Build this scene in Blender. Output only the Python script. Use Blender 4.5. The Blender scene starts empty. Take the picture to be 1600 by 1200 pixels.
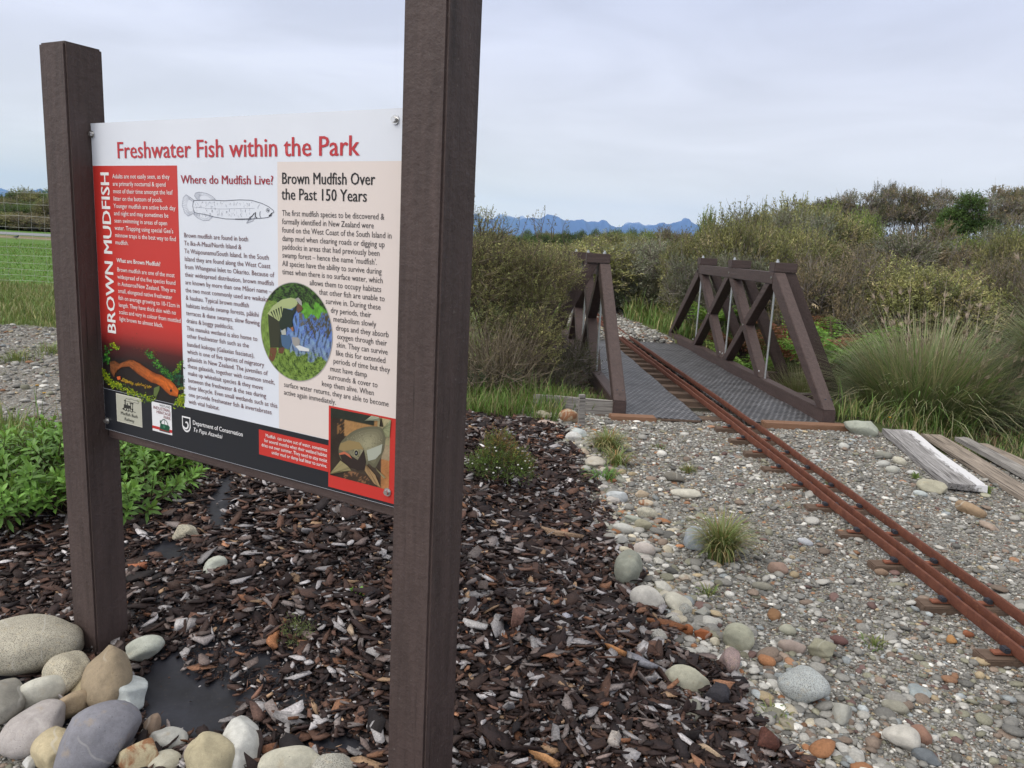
import bpy, bmesh, math, random
import numpy as np
from mathutils import Vector, Matrix, Euler
C = bpy.context.scene.collection
SC = bpy.context.scene
R = math.radians
rng = np.random.default_rng(7)

# ---------------------------------------------------------------- camera
FPX = 1202.0
TH, RO = R(10.69), R(2.9)
EYE = np.array([0.0, 0.0, 1.5])
_F = np.array([0, math.cos(TH), -math.sin(TH)])
_R0 = np.array([1.0, 0, 0]); _U0 = np.array([0, math.sin(TH), math.cos(TH)])
_RC = math.cos(RO) * _R0 + math.sin(RO) * _U0
_UC = -math.sin(RO) * _R0 + math.cos(RO) * _U0
cam_d = bpy.data.cameras.new("camera"); cam = bpy.data.objects.new("camera", cam_d); C.objects.link(cam)
cam_d.sensor_width = 36.0; cam_d.lens = FPX / 1600 * 36.0
cam_d.clip_start = 0.05; cam_d.clip_end = 60000
M = Matrix(((_RC[0], _UC[0], -_F[0], 0), (_RC[1], _UC[1], -_F[1], 0), (_RC[2], _UC[2], -_F[2], 1.5), (0, 0, 0, 1)))
cam.matrix_world = M
SC.camera = cam

# ---------------------------------------------------------------- world, sun, exposure
SUN_EL, SUN_AZ = R(42), R(236)          # azimuth clockwise from +Y (view direction)
w = bpy.data.worlds.new("World"); SC.world = w; w.use_nodes = True
nt = w.node_tree; nt.nodes.clear()
def wn(t, **k):
    n = nt.nodes.new(t)
    for a, b in k.items(): setattr(n, a, b)
    return n
out = wn('ShaderNodeOutputWorld'); bg = wn('ShaderNodeBackground')
sky = wn('ShaderNodeTexSky', sky_type='NISHITA', sun_disc=False, sun_elevation=SUN_EL, sun_rotation=SUN_AZ)
bg.inputs['Strength'].default_value = 0.1
tc = wn('ShaderNodeTexCoord'); sx = wn('ShaderNodeSeparateXYZ')
nt.links.new(tc.outputs['Generated'], sx.inputs[0])
rp = wn('ShaderNodeValToRGB'); e = rp.color_ramp.elements
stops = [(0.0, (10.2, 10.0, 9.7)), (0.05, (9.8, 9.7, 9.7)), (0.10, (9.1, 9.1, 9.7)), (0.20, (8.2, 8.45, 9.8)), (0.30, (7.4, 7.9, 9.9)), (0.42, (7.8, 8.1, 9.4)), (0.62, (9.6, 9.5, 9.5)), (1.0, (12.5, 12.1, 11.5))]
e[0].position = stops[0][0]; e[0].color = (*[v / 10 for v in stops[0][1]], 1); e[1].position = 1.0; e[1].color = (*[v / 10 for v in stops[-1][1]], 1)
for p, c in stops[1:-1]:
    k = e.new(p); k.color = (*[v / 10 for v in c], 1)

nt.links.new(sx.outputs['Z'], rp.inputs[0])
mp = wn('ShaderNodeMapping'); mp.inputs['Scale'].default_value = (1.6, 1.6, 7.0); mp.inputs['Rotation'].default_value = (0.05, 0.0, 0.4)
nt.links.new(tc.outputs['Generated'], mp.inputs[0])
nz = wn('ShaderNodeTexNoise'); nz.inputs['Scale'].default_value = 1.7; nz.inputs['Detail'].default_value = 5; nz.inputs['Roughness'].default_value = 0.5; nz.inputs['Distortion'].default_value = 0.6
nt.links.new(mp.outputs[0], nz.inputs['Vector'])
mr = wn('ShaderNodeMapRange'); mr.inputs['From Min'].default_value = 0.35; mr.inputs['From Max'].default_value = 0.68; mr.inputs['To Min'].default_value = 9.1; mr.inputs['To Max'].default_value = 10.9
nt.links.new(nz.outputs[0], mr.inputs['Value'])
vm = wn('ShaderNodeVectorMath', operation='SCALE')
nt.links.new(rp.outputs['Color'], vm.inputs[0]); nt.links.new(mr.outputs['Result'], vm.inputs['Scale'])
mx = wn('ShaderNodeMix', data_type='RGBA'); mx.inputs['Factor'].default_value = 0.93
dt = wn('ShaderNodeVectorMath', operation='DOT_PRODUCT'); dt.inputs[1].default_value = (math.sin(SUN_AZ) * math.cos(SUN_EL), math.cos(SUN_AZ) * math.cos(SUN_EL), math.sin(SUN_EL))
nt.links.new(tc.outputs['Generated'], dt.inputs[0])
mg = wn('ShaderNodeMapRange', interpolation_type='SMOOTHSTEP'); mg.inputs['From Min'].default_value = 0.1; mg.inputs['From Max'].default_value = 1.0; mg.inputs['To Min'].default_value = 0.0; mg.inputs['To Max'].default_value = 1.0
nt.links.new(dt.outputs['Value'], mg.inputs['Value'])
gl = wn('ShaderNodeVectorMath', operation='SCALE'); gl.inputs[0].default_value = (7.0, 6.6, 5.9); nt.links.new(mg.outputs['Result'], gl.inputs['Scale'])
ga = wn('ShaderNodeVectorMath', operation='ADD')                       # glow lobe added round the sun, out of view, to brighten camera-facing sides
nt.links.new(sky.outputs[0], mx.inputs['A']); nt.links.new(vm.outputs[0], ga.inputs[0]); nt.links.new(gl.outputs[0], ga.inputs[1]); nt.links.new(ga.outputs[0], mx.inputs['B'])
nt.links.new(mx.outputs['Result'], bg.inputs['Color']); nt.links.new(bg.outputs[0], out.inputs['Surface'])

sd = bpy.data.lights.new("sun", 'SUN'); sun = bpy.data.objects.new("sun", sd); C.objects.link(sun)
sd.energy = 1.5; sd.angle = R(30); sd.color = (1.0, 0.95, 0.87)
sv = Vector((math.sin(SUN_AZ) * math.cos(SUN_EL), math.cos(SUN_AZ) * math.cos(SUN_EL), math.sin(SUN_EL)))
sun.rotation_euler = sv.to_track_quat('Z', 'Y').to_euler(); sun.location = (0, -5, 12)
SC.view_settings.view_transform = 'Standard'; SC.view_settings.look = 'None'
SC.view_settings.exposure = 0.0; SC.view_settings.gamma = 1.0
SC.cycles.use_denoising = True
SC.cycles.max_bounces = 6; SC.cycles.diffuse_bounces = 3; SC.cycles.glossy_bounces = 2; SC.cycles.volume_bounces = 1

# ---------------------------------------------------------------- measuring helpers (survey of the place)
def ray(px, py):
    return _F + (px - 800) / FPX * _RC - (py - 600) / FPX * _UC
def at_y(px, py, y):
    d = ray(px, py); return EYE + d * y / d[1]

# ---------------------------------------------------------------- object helpers
def tag(o, label=None, cat=None, group=None, kind=None):
    if label: o['label'] = label
    if cat: o['category'] = cat
    if group: o['group'] = group
    if kind: o['kind'] = kind
    return o
def empty(name, loc=(0, 0, 0), rot=(0, 0, 0)):
    o = bpy.data.objects.new(name, None); C.objects.link(o); o.location = loc; o.rotation_euler = rot
    o.empty_display_size = 0.1
    return o
def link(name, me, m=None, parent=None, loc=None, rot=None):
    o = bpy.data.objects.new(name, me); C.objects.link(o)
    if m is not None and not me.materials: me.materials.append(m)
    if parent is not None: o.parent = parent
    if loc is not None: o.location = loc
    if rot is not None: o.rotation_euler = rot
    return o
def npmesh(name, V, F, m=None, col=None, smooth=False):
    V = np.ascontiguousarray(V, dtype=np.float32); F = np.ascontiguousarray(F, dtype=np.int32)
    k = F.shape[1]
    me = bpy.data.meshes.new(name)
    me.vertices.add(len(V)); me.vertices.foreach_set('co', V.ravel())
    me.loops.add(F.size); me.loops.foreach_set('vertex_index', F.ravel())
    me.polygons.add(len(F)); me.polygons.foreach_set('loop_start', np.arange(0, F.size, k, dtype=np.int32))
    me.update(calc_edges=True)
    if smooth: me.polygons.foreach_set('use_smooth', np.ones(len(F), dtype=bool))
    if col is not None:
        a = me.color_attributes.new('Col', 'FLOAT_COLOR', 'POINT')
        c = np.ones((len(V), 4), dtype=np.float32); c[:, :col.shape[1]] = col
        a.data.foreach_set('color', c.ravel())
    if m is not None: me.materials.append(m)
    return me
def bmesh_to(name, bm, m, parent=None, bevel=0.0, smooth=False, loc=None, rot=None):
    if bevel > 0:
        bmesh.ops.bevel(bm, geom=list(bm.edges), offset=bevel, segments=2, affect='EDGES', clamp_overlap=True)
    bmesh.ops.recalc_face_normals(bm, faces=list(bm.faces))
    me = bpy.data.meshes.new(name); bm.to_mesh(me); bm.free()
    if smooth:
        for p in me.polygons: p.use_smooth = True
    return link(name, me, m, parent, loc, rot)
def box_bm(x0, x1, y0, y1, z0, z1, bm=None):
    bm = bm or bmesh.new()
    v = [bm.verts.new(p) for p in ((x0, y0, z0), (x1, y0, z0), (x1, y1, z0), (x0, y1, z0), (x0, y0, z1), (x1, y0, z1), (x1, y1, z1), (x0, y1, z1))]
    for f in ((0, 3, 2, 1), (4, 5, 6, 7), (0, 1, 5, 4), (1, 2, 6, 5), (2, 3, 7, 6), (3, 0, 4, 7)): bm.faces.new([v[i] for i in f])
    return bm
def box(name, x0, x1, y0, y1, z0, z1, m, parent=None, bevel=0.004, **k):
    return bmesh_to(name, box_bm(x0, x1, y0, y1, z0, z1), m, parent, bevel, **k)
def prism_x(pts, x0, x1, bm=None):              # polygon in (y,z), extruded along x
    bm = bm or bmesh.new()
    a = [bm.verts.new((x0, p[0], p[1])) for p in pts]; b = [bm.verts.new((x1, p[0], p[1])) for p in pts]
    bm.faces.new(a); bm.faces.new(b[::-1])
    for i in range(len(pts)):
        j = (i + 1) % len(pts); bm.faces.new((a[j], a[i], b[i], b[j]))
    return bm
def prism_y(pts, y0, y1, bm=None):              # polygon in (x,z), extruded along y
    bm = bm or bmesh.new()
    a = [bm.verts.new((p[0], y0, p[1])) for p in pts]; b = [bm.verts.new((p[0], y1, p[1])) for p in pts]
    bm.faces.new(a); bm.faces.new(b[::-1])
    for i in range(len(pts)):
        j = (i + 1) % len(pts); bm.faces.new((a[j], a[i], b[i], b[j]))
    return bm
def cyl(name, p0, p1, r, m, parent=None, seg=10):
    p0, p1 = Vector(p0), Vector(p1); d = p1 - p0
    bm = bmesh.new(); bmesh.ops.create_cone(bm, cap_ends=True, segments=seg, radius1=r, radius2=r, depth=d.length)
    bmesh.ops.transform(bm, matrix=Matrix.Translation((p0 + p1) / 2) @ d.to_track_quat('Z', 'Y').to_matrix().to_4x4(), verts=bm.verts)
    return bmesh_to(name, bm, m, parent, smooth=False)
def tube(path, radii, k=6):                     # numpy tapered tube -> V, F (quads)
    path = np.asarray(path, float); n = len(path)
    t = np.gradient(path, axis=0); t /= np.linalg.norm(t, axis=1)[:, None] + 1e-9
    ref = np.where(np.abs(t[:, 2:3]) > 0.9, np.array([[1.0, 0, 0]]), np.array([[0, 0, 1.0]]))
    a = np.cross(t, ref); a /= np.linalg.norm(a, axis=1)[:, None] + 1e-9; b = np.cross(t, a)
    an = np.linspace(0, 2 * np.pi, k, endpoint=False)
    V = (path[:, None] + np.asarray(radii)[:, None, None] * (np.cos(an)[None, :, None] * a[:, None] + np.sin(an)[None, :, None] * b[:, None])).reshape(-1, 3)
    i = np.arange(n - 1)[:, None] * k; j = np.arange(k)[None]; j2 = (j + 1) % k
    F = np.stack([i + j, i + j2, i + k + j2, i + k + j], -1).reshape(-1, 4)
    return V, F
def join(parts):
    Vs, Fs, o = [], [], 0
    for V, F in parts:
        Vs.append(V); Fs.append(F + o); o += len(V)
    return np.concatenate(Vs), np.concatenate(Fs)
def unit(v): return v / (np.linalg.norm(v, axis=-1, keepdims=True) + 1e-9)

# ---------------------------------------------------------------- materials
class NB:
    def __init__(s, name):
        s.m = bpy.data.materials.new(name); s.m.use_nodes = True; s.t = s.m.node_tree
        s.b = s.t.nodes['Principled BSDF']; s.out = s.t.nodes['Material Output']
    def n(s, t, **k):
        n = s.t.nodes.new(t)
        for a, b in k.items(): setattr(n, a, b)
        return n
    def l(s, a, b): s.t.links.new(a, b)
    def coord(s, kind='Object', scale=(1, 1, 1), rot=(0, 0, 0)):
        t = s.n('ShaderNodeTexCoord'); m = s.n('ShaderNodeMapping'); m.inputs['Scale'].default_value = scale; m.inputs['Rotation'].default_value = rot
        s.l(t.outputs[kind], m.inputs[0]); return m.outputs[0]
    def noise(s, vec, scale, detail=4, rough=0.55, dist=0.0):
        n = s.n('ShaderNodeTexNoise'); n.inputs['Scale'].default_value = scale; n.inputs['Detail'].default_value = detail; n.inputs['Roughness'].default_value = rough; n.inputs['Distortion'].default_value = dist
        if vec is not None: s.l(vec, n.inputs['Vector'])
        return n.outputs[0]
    def rng(s, v, a, b, c, d):
        n = s.n('ShaderNodeMapRange'); n.inputs['From Min'].default_value = a; n.inputs['From Max'].default_value = b; n.inputs['To Min'].default_value = c; n.inputs['To Max'].default_value = d
        s.l(v, n.inputs['Value']); return n.outputs['Result']
    def mix(s, f, a, b, mode='MIX'):
        n = s.n('ShaderNodeMix', data_type='RGBA', blend_type=mode)
        for k, v in (('Factor', f), ('A', a), ('B', b)):
            if isinstance(v, (int, float)): n.inputs[k].default_value = v
            elif isinstance(v, tuple): n.inputs[k].default_value = (*v[:3], 1)
            else: s.l(v, n.inputs[k])
        return n.outputs['Result']
    def scale(s, c, f):
        n = s.n('ShaderNodeVectorMath', operation='SCALE')
        if isinstance(c, tuple): n.inputs[0].default_value = c[:3]
        else: s.l(c, n.inputs[0])
        if isinstance(f, (int, float)): n.inputs['Scale'].default_value = f
        else: s.l(f, n.inputs['Scale'])
        return n.outputs[0]
    def attr(s, name='Col'):
        n = s.n('ShaderNodeAttribute', attribute_name=name); return n
    def base(s, c):
        if isinstance(c, tuple): s.b.inputs['Base Color'].default_value = (*c[:3], 1)
        else: s.l(c, s.b.inputs['Base Color'])
    def bump(s, h, strength=0.3, dist=0.01):
        n = s.n('ShaderNodeBump'); n.inputs['Strength'].default_value = strength; n.inputs['Distance'].default_value = dist
        s.l(h, n.inputs['Height']); s.l(n.outputs[0], s.b.inputs['Normal'])
    def fin(s, rough=0.7, spec=0.3, metal=0.0):
        if rough is not None: s.b.inputs['Roughness'].default_value = rough
        s.b.inputs['Specular IOR Level'].default_value = spec; s.b.inputs['Metallic'].default_value = metal
        return s.m

def m_timber(name, c, axis='Z', rough=0.62, spec=0.35):       # painted rough-sawn timber, grain along an axis
    b = NB(name); sc = {'Z': (14, 14, 1.2), 'Y': (14, 1.2, 14), 'X': (1.2, 14, 14)}[axis]
    v = b.coord('Object', sc); g = b.noise(v, 3.0, 6, 0.6, 0.4); v2 = b.coord('Object'); sp = b.noise(v2, 9, 5, 0.6); fine = b.noise(v2, 160, 3, 0.6)
    k = b.n('ShaderNodeTexVoronoi'); k.inputs['Scale'].default_value = 2.3; b.l(b.coord('Object', tuple(q * 0.16 for q in sc)), k.inputs['Vector'])
    knot = b.rng(k.outputs['Distance'], 0.03, 0.09, 0.55, 1.0)
    f = b.n('ShaderNodeMath', operation='MULTIPLY'); b.l(b.rng(g, 0.3, 0.7, 0.74, 1.2), f.inputs[0]); b.l(knot, f.inputs[1])
    col = b.scale(c, f.outputs[0])
    col = b.mix(b.rng(sp, 0.55, 0.8, 0.0, 0.3), col, tuple(q * 1.35 + 0.012 for q in c))
    dust = b.noise(v2, 60, 2, 0.5)
    col = b.mix(b.rng(dust, 0.72, 0.8, 0.0, 0.35), col, (0.25, 0.23, 0.21))
    ck = b.noise(b.coord('Object', tuple(q * (0.35 if q < 5 else 3.2) for q in sc)), 3.2, 2, 0.5); ckm = b.rng(b.noise(v2, 3.1, 3, 0.5), 0.5, 0.62, 0.0, 0.75)
    cm = b.n('ShaderNodeMath', operation='MULTIPLY'); b.l(b.rng(ck, 0.635, 0.655, 0, 1), cm.inputs[0]); b.l(ckm, cm.inputs[1])
    col = b.mix(cm.outputs[0], col, tuple(q * 0.25 for q in c)); b.base(col)
    lump = b.noise(v2, 38, 4, 0.6)
    h = b.n('ShaderNodeMath', operation='ADD'); b.l(g, h.inputs[0]); b.l(b.rng(fine, 0, 1, 0, 0.35), h.inputs[1])
    h2 = b.n('ShaderNodeMath', operation='MULTIPLY_ADD'); b.l(lump, h2.inputs[0]); h2.inputs[1].default_value = 1.6; b.l(h.outputs[0], h2.inputs[2])
    h3 = b.n('ShaderNodeMath', operation='SUBTRACT'); b.l(h2.outputs[0], h3.inputs[0]); b.l(cm.outputs[0], h3.inputs[1])
    b.bump(h3.outputs[0], 0.5, 0.005); return b.fin(rough, spec)
BROWN = (0.066, 0.046, 0.043)
M_POST = m_timber('brown_painted_timber', BROWN, 'Z')
M_BEAM = m_timber('brown_beam_timber', (0.068, 0.046, 0.043), 'Y')
M_BEAMX = m_timber('brown_cross_timber', (0.066, 0.045, 0.042), 'X')
M_SLEEP = m_timber('creosoted_sleeper', (0.135, 0.095, 0.073), 'X', 0.85, 0.15)
M_ABUT = m_timber('orange_brown_timber', (0.21, 0.118, 0.075), 'X', 0.8, 0.2)
def m_weathered(name, c, paint=False):
    b = NB(name); v = b.coord('Object', (1.0, 16, 16)); g = b.noise(v, 4, 8, 0.65, 0.6); v2 = b.coord('Object')
    col = b.mix(b.rng(g, 0.35, 0.65, 0, 1), tuple(q * 0.55 for q in c), tuple(q * 1.25 for q in c))
    cr = b.noise(b.coord('Object', (0.6, 40, 40)), 2.2, 3, 0.5)
    col = b.mix(b.rng(cr, 0.57, 0.64, 0, 0.85), col, (0.03, 0.025, 0.022))
    if paint:
        sx = b.n('ShaderNodeSeparateXYZ'); t = b.n('ShaderNodeTexCoord'); b.l(t.outputs['Object'], sx.inputs[0])
        nn = b.noise(b.coord('Object', (1.6, 9, 9)), 4.5, 9, 0.75)
        a = b.n('ShaderNodeMath', operation='ADD'); b.l(b.rng(sx.outputs['Y'], -0.06, 0.11, -0.32, 0.30), a.inputs[0]); b.l(nn, a.inputs[1])
        col = b.mix(b.rng(a.outputs[0], 0.55, 0.63, 0, 1), col, (0.62, 0.62, 0.64))
    b.base(col); b.bump(g, 0.6, 0.006); return b.fin(0.85, 0.15)
M_GREYWOOD = m_weathered('weathered_grey_timber', (0.27, 0.255, 0.24))
M_TANWOOD = m_weathered('weathered_tan_timber', (0.29, 0.245, 0.205))
M_PAINTWOOD = m_weathered('flaking_white_timber', (0.30, 0.29, 0.29), True)
def m_plain(name, c, rough=0.5, spec=0.4, metal=0.0, nscale=30, amt=0.12, bump=0.0):
    b = NB(name); n = b.noise(b.coord('Object'), nscale, 4, 0.6)
    b.base(b.scale(c, b.rng(n, 0.3, 0.7, 1 - amt, 1 + amt)))
    if bump: b.bump(n, bump, 0.003)
    return b.fin(rough, spec, metal)
M_STEEL = m_plain('galvanised_steel', (0.58, 0.6, 0.62), 0.38, 0.5, 0.8)
M_BOLT = m_plain('zinc_bolt', (0.6, 0.6, 0.6), 0.3, 0.5, 0.9)
def m_rust():
    b = NB('rusty_rail_steel'); v = b.coord('Object'); n = b.noise(v, 14, 6, 0.65); f = b.noise(v, 180, 3, 0.6)
    col = b.mix(b.rng(n, 0.3, 0.7, 0, 1), (0.092, 0.033, 0.022), (0.170, 0.063, 0.039)); col = b.mix(b.rng(f, 0.5, 0.75, 0, 0.7), col, (0.055, 0.022, 0.016))
    col = b.mix(b.rng(b.noise(v, 42, 4, 0.6), 0.6, 0.7, 0, 0.6), col, (0.24, 0.10, 0.05)); b.base(col); b.bump(f, 0.5, 0.002); return b.fin(0.72, 0.25)
M_RUST = m_rust()
M_TIE = m_plain('rusty_tie_steel', (0.20, 0.075, 0.045), 0.75, 0.3, 0, 40, 0.3, 0.3)
M_WELD = m_plain('blued_weld_steel', (0.045, 0.05, 0.065), 0.45, 0.5, 0.3, 60, 0.3)
def m_col(name, rough=0.7, spec=0.25, nscale=40, amt=0.25, bump=0.3, dist=0.003, trans=0.0):
    b = NB(name); a = b.attr(); n = b.noise(b.coord('Object'), nscale, 4, 0.65)
    c = b.scale(a.outputs['Color'], b.rng(n, 0.3, 0.7, 1 - amt, 1 + amt))
    if name == 'leaf':                                   # plants differ from one another
        oi = b.n('ShaderNodeObjectInfo'); c = b.scale(c, b.rng(oi.outputs['Random'], 0, 1, 0.72, 1.22))
    b.base(c)
    if bump: b.bump(n, bump, dist)
    m = b.fin(rough, spec)
    if trans > 0:
        t = b.n('ShaderNodeBsdfTranslucent'); b.l(b.mix(0.5, c, (0.30, 0.33, 0.08)), t.inputs['Color']); x = b.n('ShaderNodeMixShader'); x.inputs[0].default_value = trans
        b.l(b.b.outputs[0], x.inputs[1]); b.l(t.outputs[0], x.inputs[2]); b.l(x.outputs[0], b.out.inputs['Surface'])
    return m
M_LEAF = m_col('leaf', 0.6, 0.25, 30, 0.1, 0, 0, 0.22)
M_HEBE = m_col('glossy_leaf', 0.42, 0.4, 30, 0.12, 0, 0, 0.25)
M_TWIG = m_col('twig_bark', 0.85, 0.1, 60, 0.25, 0)
M_BLADE = m_col('grass_blade', 0.55, 0.3, 30, 0.12, 0, 0, 0.25)
M_CHIP = m_col('bark_chip', 0.72, 0.3, 150, 0.42, 0.8, 0.003)
M_PEB = m_col('pebble', 0.75, 0.22, 130, 0.22, 0.25, 0.001)
def m_print(name='printed_sheet'):
    b = NB(name); b.base(b.attr().outputs['Color']); n = b.noise(b.coord('Object'), 400, 2, 0.5); b.bump(n, 0.02, 0.0005); return b.fin(0.38, 0.4)
M_PRINT = m_print()
def m_stone(kind):
    b = NB('stone_' + kind); oi = b.n('ShaderNodeObjectInfo'); oc = oi.outputs['Color']
    ad = b.n('ShaderNodeVectorMath', operation='ADD'); b.l(b.coord('Object'), ad.inputs[0]); b.l(oi.outputs['Location'], ad.inputs[1]); v = ad.outputs[0]
    big = b.noise(v, 14, 4, 0.6, 0.5); mid = b.noise(v, 60, 5, 0.65); fine = b.noise(v, 330, 3, 0.65)
    c = b.scale(oc, b.rng(big, 0.3, 0.7, 0.84, 1.12)); c = b.scale(c, b.rng(mid, 0.3, 0.7, 0.88, 1.1))
    if kind == 'plain':
        c = b.mix(b.rng(b.noise(v, 9, 3, 0.5, 1.5), 0.55, 0.66, 0, 0.4), c, b.scale(oc, 0.72))
        c = b.mix(b.rng(b.noise(v, 22, 5, 0.6), 0.6, 0.72, 0, 0.35), c, (0.36, 0.27, 0.15))
        c = b.scale(c, b.rng(fine, 0.3, 0.7, 0.9, 1.08)); 
    elif kind == 'granite':
        c = b.mix(b.rng(fine, 0.5, 0.58, 0, 0.72), c, (0.10, 0.095, 0.085)); c = b.mix(b.rng(mid, 0.55, 0.7, 0, 0.35), c, (0.42, 0.33, 0.18))
    elif kind == 'stained':
        c = b.mix(b.rng(b.noise(v, 17, 5, 0.6, 0.8), 0.46, 0.56, 0, 0.85), c, (0.26, 0.10, 0.04)); c = b.scale(c, b.rng(fine, 0.3, 0.7, 0.85, 1.1))
    vo = b.n('ShaderNodeTexVoronoi', feature='DISTANCE_TO_EDGE'); vo.inputs['Scale'].default_value = 11
    dv = b.n('ShaderNodeVectorMath', operation='ADD'); b.l(v, dv.inputs[0])
    nn = b.n('ShaderNodeTexNoise'); nn.inputs['Scale'].default_value = 20; b.l(v, nn.inputs['Vector']); b.l(b.scale(nn.outputs['Color'], 0.06), dv.inputs[1]); b.l(dv.outputs[0], vo.inputs['Vector'])
    crack = b.n('ShaderNodeMath', operation='MULTIPLY'); b.l(b.rng(vo.outputs['Distance'], 0.0, 0.008, 1, 0), crack.inputs[0]); b.l(b.rng(b.noise(v, 7, 2, 0.5), 0.56, 0.62, 0, 0.5), crack.inputs[1])
    c = b.mix(crack.outputs[0], c, b.scale(oc, 0.4))
    wv = b.n('ShaderNodeTexWave'); wv.inputs['Scale'].default_value = 3.0; wv.inputs['Distortion'].default_value = 6.0; wv.inputs['Detail'].default_value = 3.0; wv.inputs['Detail Scale'].default_value = 1.4; b.l(v, wv.inputs['Vector'])
    vn = b.n('ShaderNodeMath', operation='MULTIPLY'); b.l(b.rng(wv.outputs['Fac'], 0.985, 0.998, 0, 1), vn.inputs[0]); b.l(b.rng(b.noise(v, 5, 2, 0.5), 0.54, 0.62, 0, 0.35), vn.inputs[1]); c = b.mix(vn.outputs[0], c, (0.55, 0.54, 0.5))
    pit = b.n('ShaderNodeTexVoronoi'); pit.inputs['Scale'].default_value = 75; b.l(v, pit.inputs['Vector']); pm = b.n('ShaderNodeMath', operation='MULTIPLY'); b.l(b.rng(pit.outputs['Distance'], 0.10, 0.2, 1, 0), pm.inputs[0]); b.l(b.rng(mid, 0.48, 0.62, 0, 0.6), pm.inputs[1]); c = b.mix(pm.outputs[0], c, b.scale(oc, 0.45))
    dirt = b.noise(v, 26, 6, 0.7); c = b.mix(b.rng(dirt, 0.56, 0.74, 0, 0.5), c, b.scale(oc, 0.6)); b.base(c)
    h = b.n('ShaderNodeMath', operation='ADD'); b.l(mid, h.inputs[0]); b.l(fine, h.inputs[1]); h2 = b.n('ShaderNodeMath', operation='SUBTRACT'); b.l(h.outputs[0], h2.inputs[0]); b.l(pm.outputs[0], h2.inputs[1]); b.bump(h2.outputs[0], 0.55, 0.004)
    return b.fin(0.72, 0.25)
M_STONE = {k: m_stone(k) for k in ('plain', 'granite', 'stained')}

# ---------------------------------------------------------------- terrain
PLX, PLY = -1.3287, 2.447                       # left edge of the sign board in plan
DS = np.array([0.86748, -0.49747]); DN = np.array([0.49747, 0.86748])
def sm(t):
    t = np.clip(t, 0, 1); return t * t * (3 - 2 * t)
def wav(x, y, f, s=0.0):
    return (np.sin(x * f * 1.3 + s + 1.7 * np.sin(y * f * 0.7 + s)) + np.sin(y * f * 1.1 + 2.1 * s + 1.3 * np.sin(x * f * 0.9 - s))) * 0.5
def xe(y): return np.interp(y, [1.2, 2.04, 2.39, 2.96, 3.62, 4.6, 5.5, 6.3], [1.0, 0.90, 0.84, 0.66, 0.56, 0.52, 0.46, 0.34])
def front(x, y): return (x - PLX) * DN[0] + (y - PLY) * DN[1] + 0.36
def xr(y): return np.interp(y, [1, 3, 4.4, 5.2, 6.2, 6.9], [9, 6.0, 4.6, 3.9, 3.35, 3.1])
def h(x, y):
    x = np.asarray(x, float); y = np.asarray(y, float)
    m = 0.27 * sm((xe(y) - x) / 1.25) * sm(front(x, y) / 1.7) * sm((6.5 - y) / 1.0) * sm((x + 3.1) / 0.9)
    z = m + np.where(m > 0.01, 0.012 * wav(x, y, 7.0), 0)
    z = z + 0.012 * wav(x, y, 2.2, 1.0) * sm((9 - np.hypot(x, y)) / 3)
    z = z - 0.55 * sm((y - 7.2) / 0.7) * sm((12.6 - y) / 0.7) * sm((x - 0.1) / 0.7) * sm((5.5 - x) / 1.5)
    z = z - 0.05 * sm((front(x, y) * -1) / 0.5) * sm((0.2 - x) / 0.5)
    z = z - 0.12 * sm((x - xr(np.minimum(y, 6.9)) - 0.1) / 0.8) * sm((14 - y) / 3)
    z = z - 0.035 * sm((y - 6.4) / 0.35) * sm((7.3 - y) / 0.3) * sm((x - 0.6) / 0.2) * sm((3.3 - x) / 0.3)
    z = z - 0.12 * sm((y - 12.5) / 4) * sm((30 - y) / 10)
    z = z + 3.2 * sm((x - 14) / 30) * sm((y - 16) / 25) * sm((140 - y) / 60)     # low rise under the far scrub
    return z
def gp(px, py, lift=0.0):
    d = ray(px, py); t = np.concatenate([np.linspace(0.8, 12, 4000), np.linspace(12, 90, 3000)])
    p = EYE[None] + d[None] * t[:, None]
    below = np.nonzero(p[:, 2] < h(p[:, 0], p[:, 1]) + lift)[0]
    return p[below[0]] if len(below) else p[-1]
def gpoly(pts): return np.array([gp(*p)[:2] for p in pts])
def inside(P, x, y):
    r = np.zeros(x.shape, bool); n = len(P)
    for i in range(n):
        x0, y0 = P[i]; x1, y1 = P[(i + 1) % n]
        c = ((y0 > y) != (y1 > y)) & (x < (x1 - x0) * (y - y0) / (y1 - y0 + 1e-12) + x0); r ^= c
    return r
def smooth_poly(P, sub=4, amp=0.0):
    P = np.asarray(P, float); n = len(P); out = []
    for i in range(n):
        a, b, c, d = P[i - 1], P[i], P[(i + 1) % n], P[(i + 2) % n]
        for k in range(sub):
            t = k / sub
            out.append(0.5 * (2 * b + (c - a) * t + (2 * a - 5 * b + 4 * c - d) * t * t + (3 * b - a - 3 * c + d) * t ** 3))
    return np.array(out) + rng.normal(0, amp, (len(out), 2))
def in_mulch(x, y):
    j = 0.10 * wav(x, y, 9.0, 2.0) + 0.05 * wav(x, y, 31.0, 1.0)
    return (x < xe(y) + j) & (front(x, y) > 0.06 + 0.5 * j) & (y < 6.35 + j) & (x > -3.2 + j)
def in_gravel(x, y):
    j = 0.10 * wav(x, y, 6.0, 4.0)
    a = (x > xe(y) - 0.25) & (x < xr(y) + j) & (y < 7.15)
    b = (y >= 12.3) & (np.abs(x - 1.75) < 0.85 + j) & (y < 26)
    c = (x < -2.6 + j) & (y > 5.3 + 1.2 * j - 0.12 * (x + 3)) & (y < 10.3 + j - 0.1 * (x + 6))
    d = (front(x, y) < 0.2) & (x < 1.2) & (y < 4)
    return a | b | c | d

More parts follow.
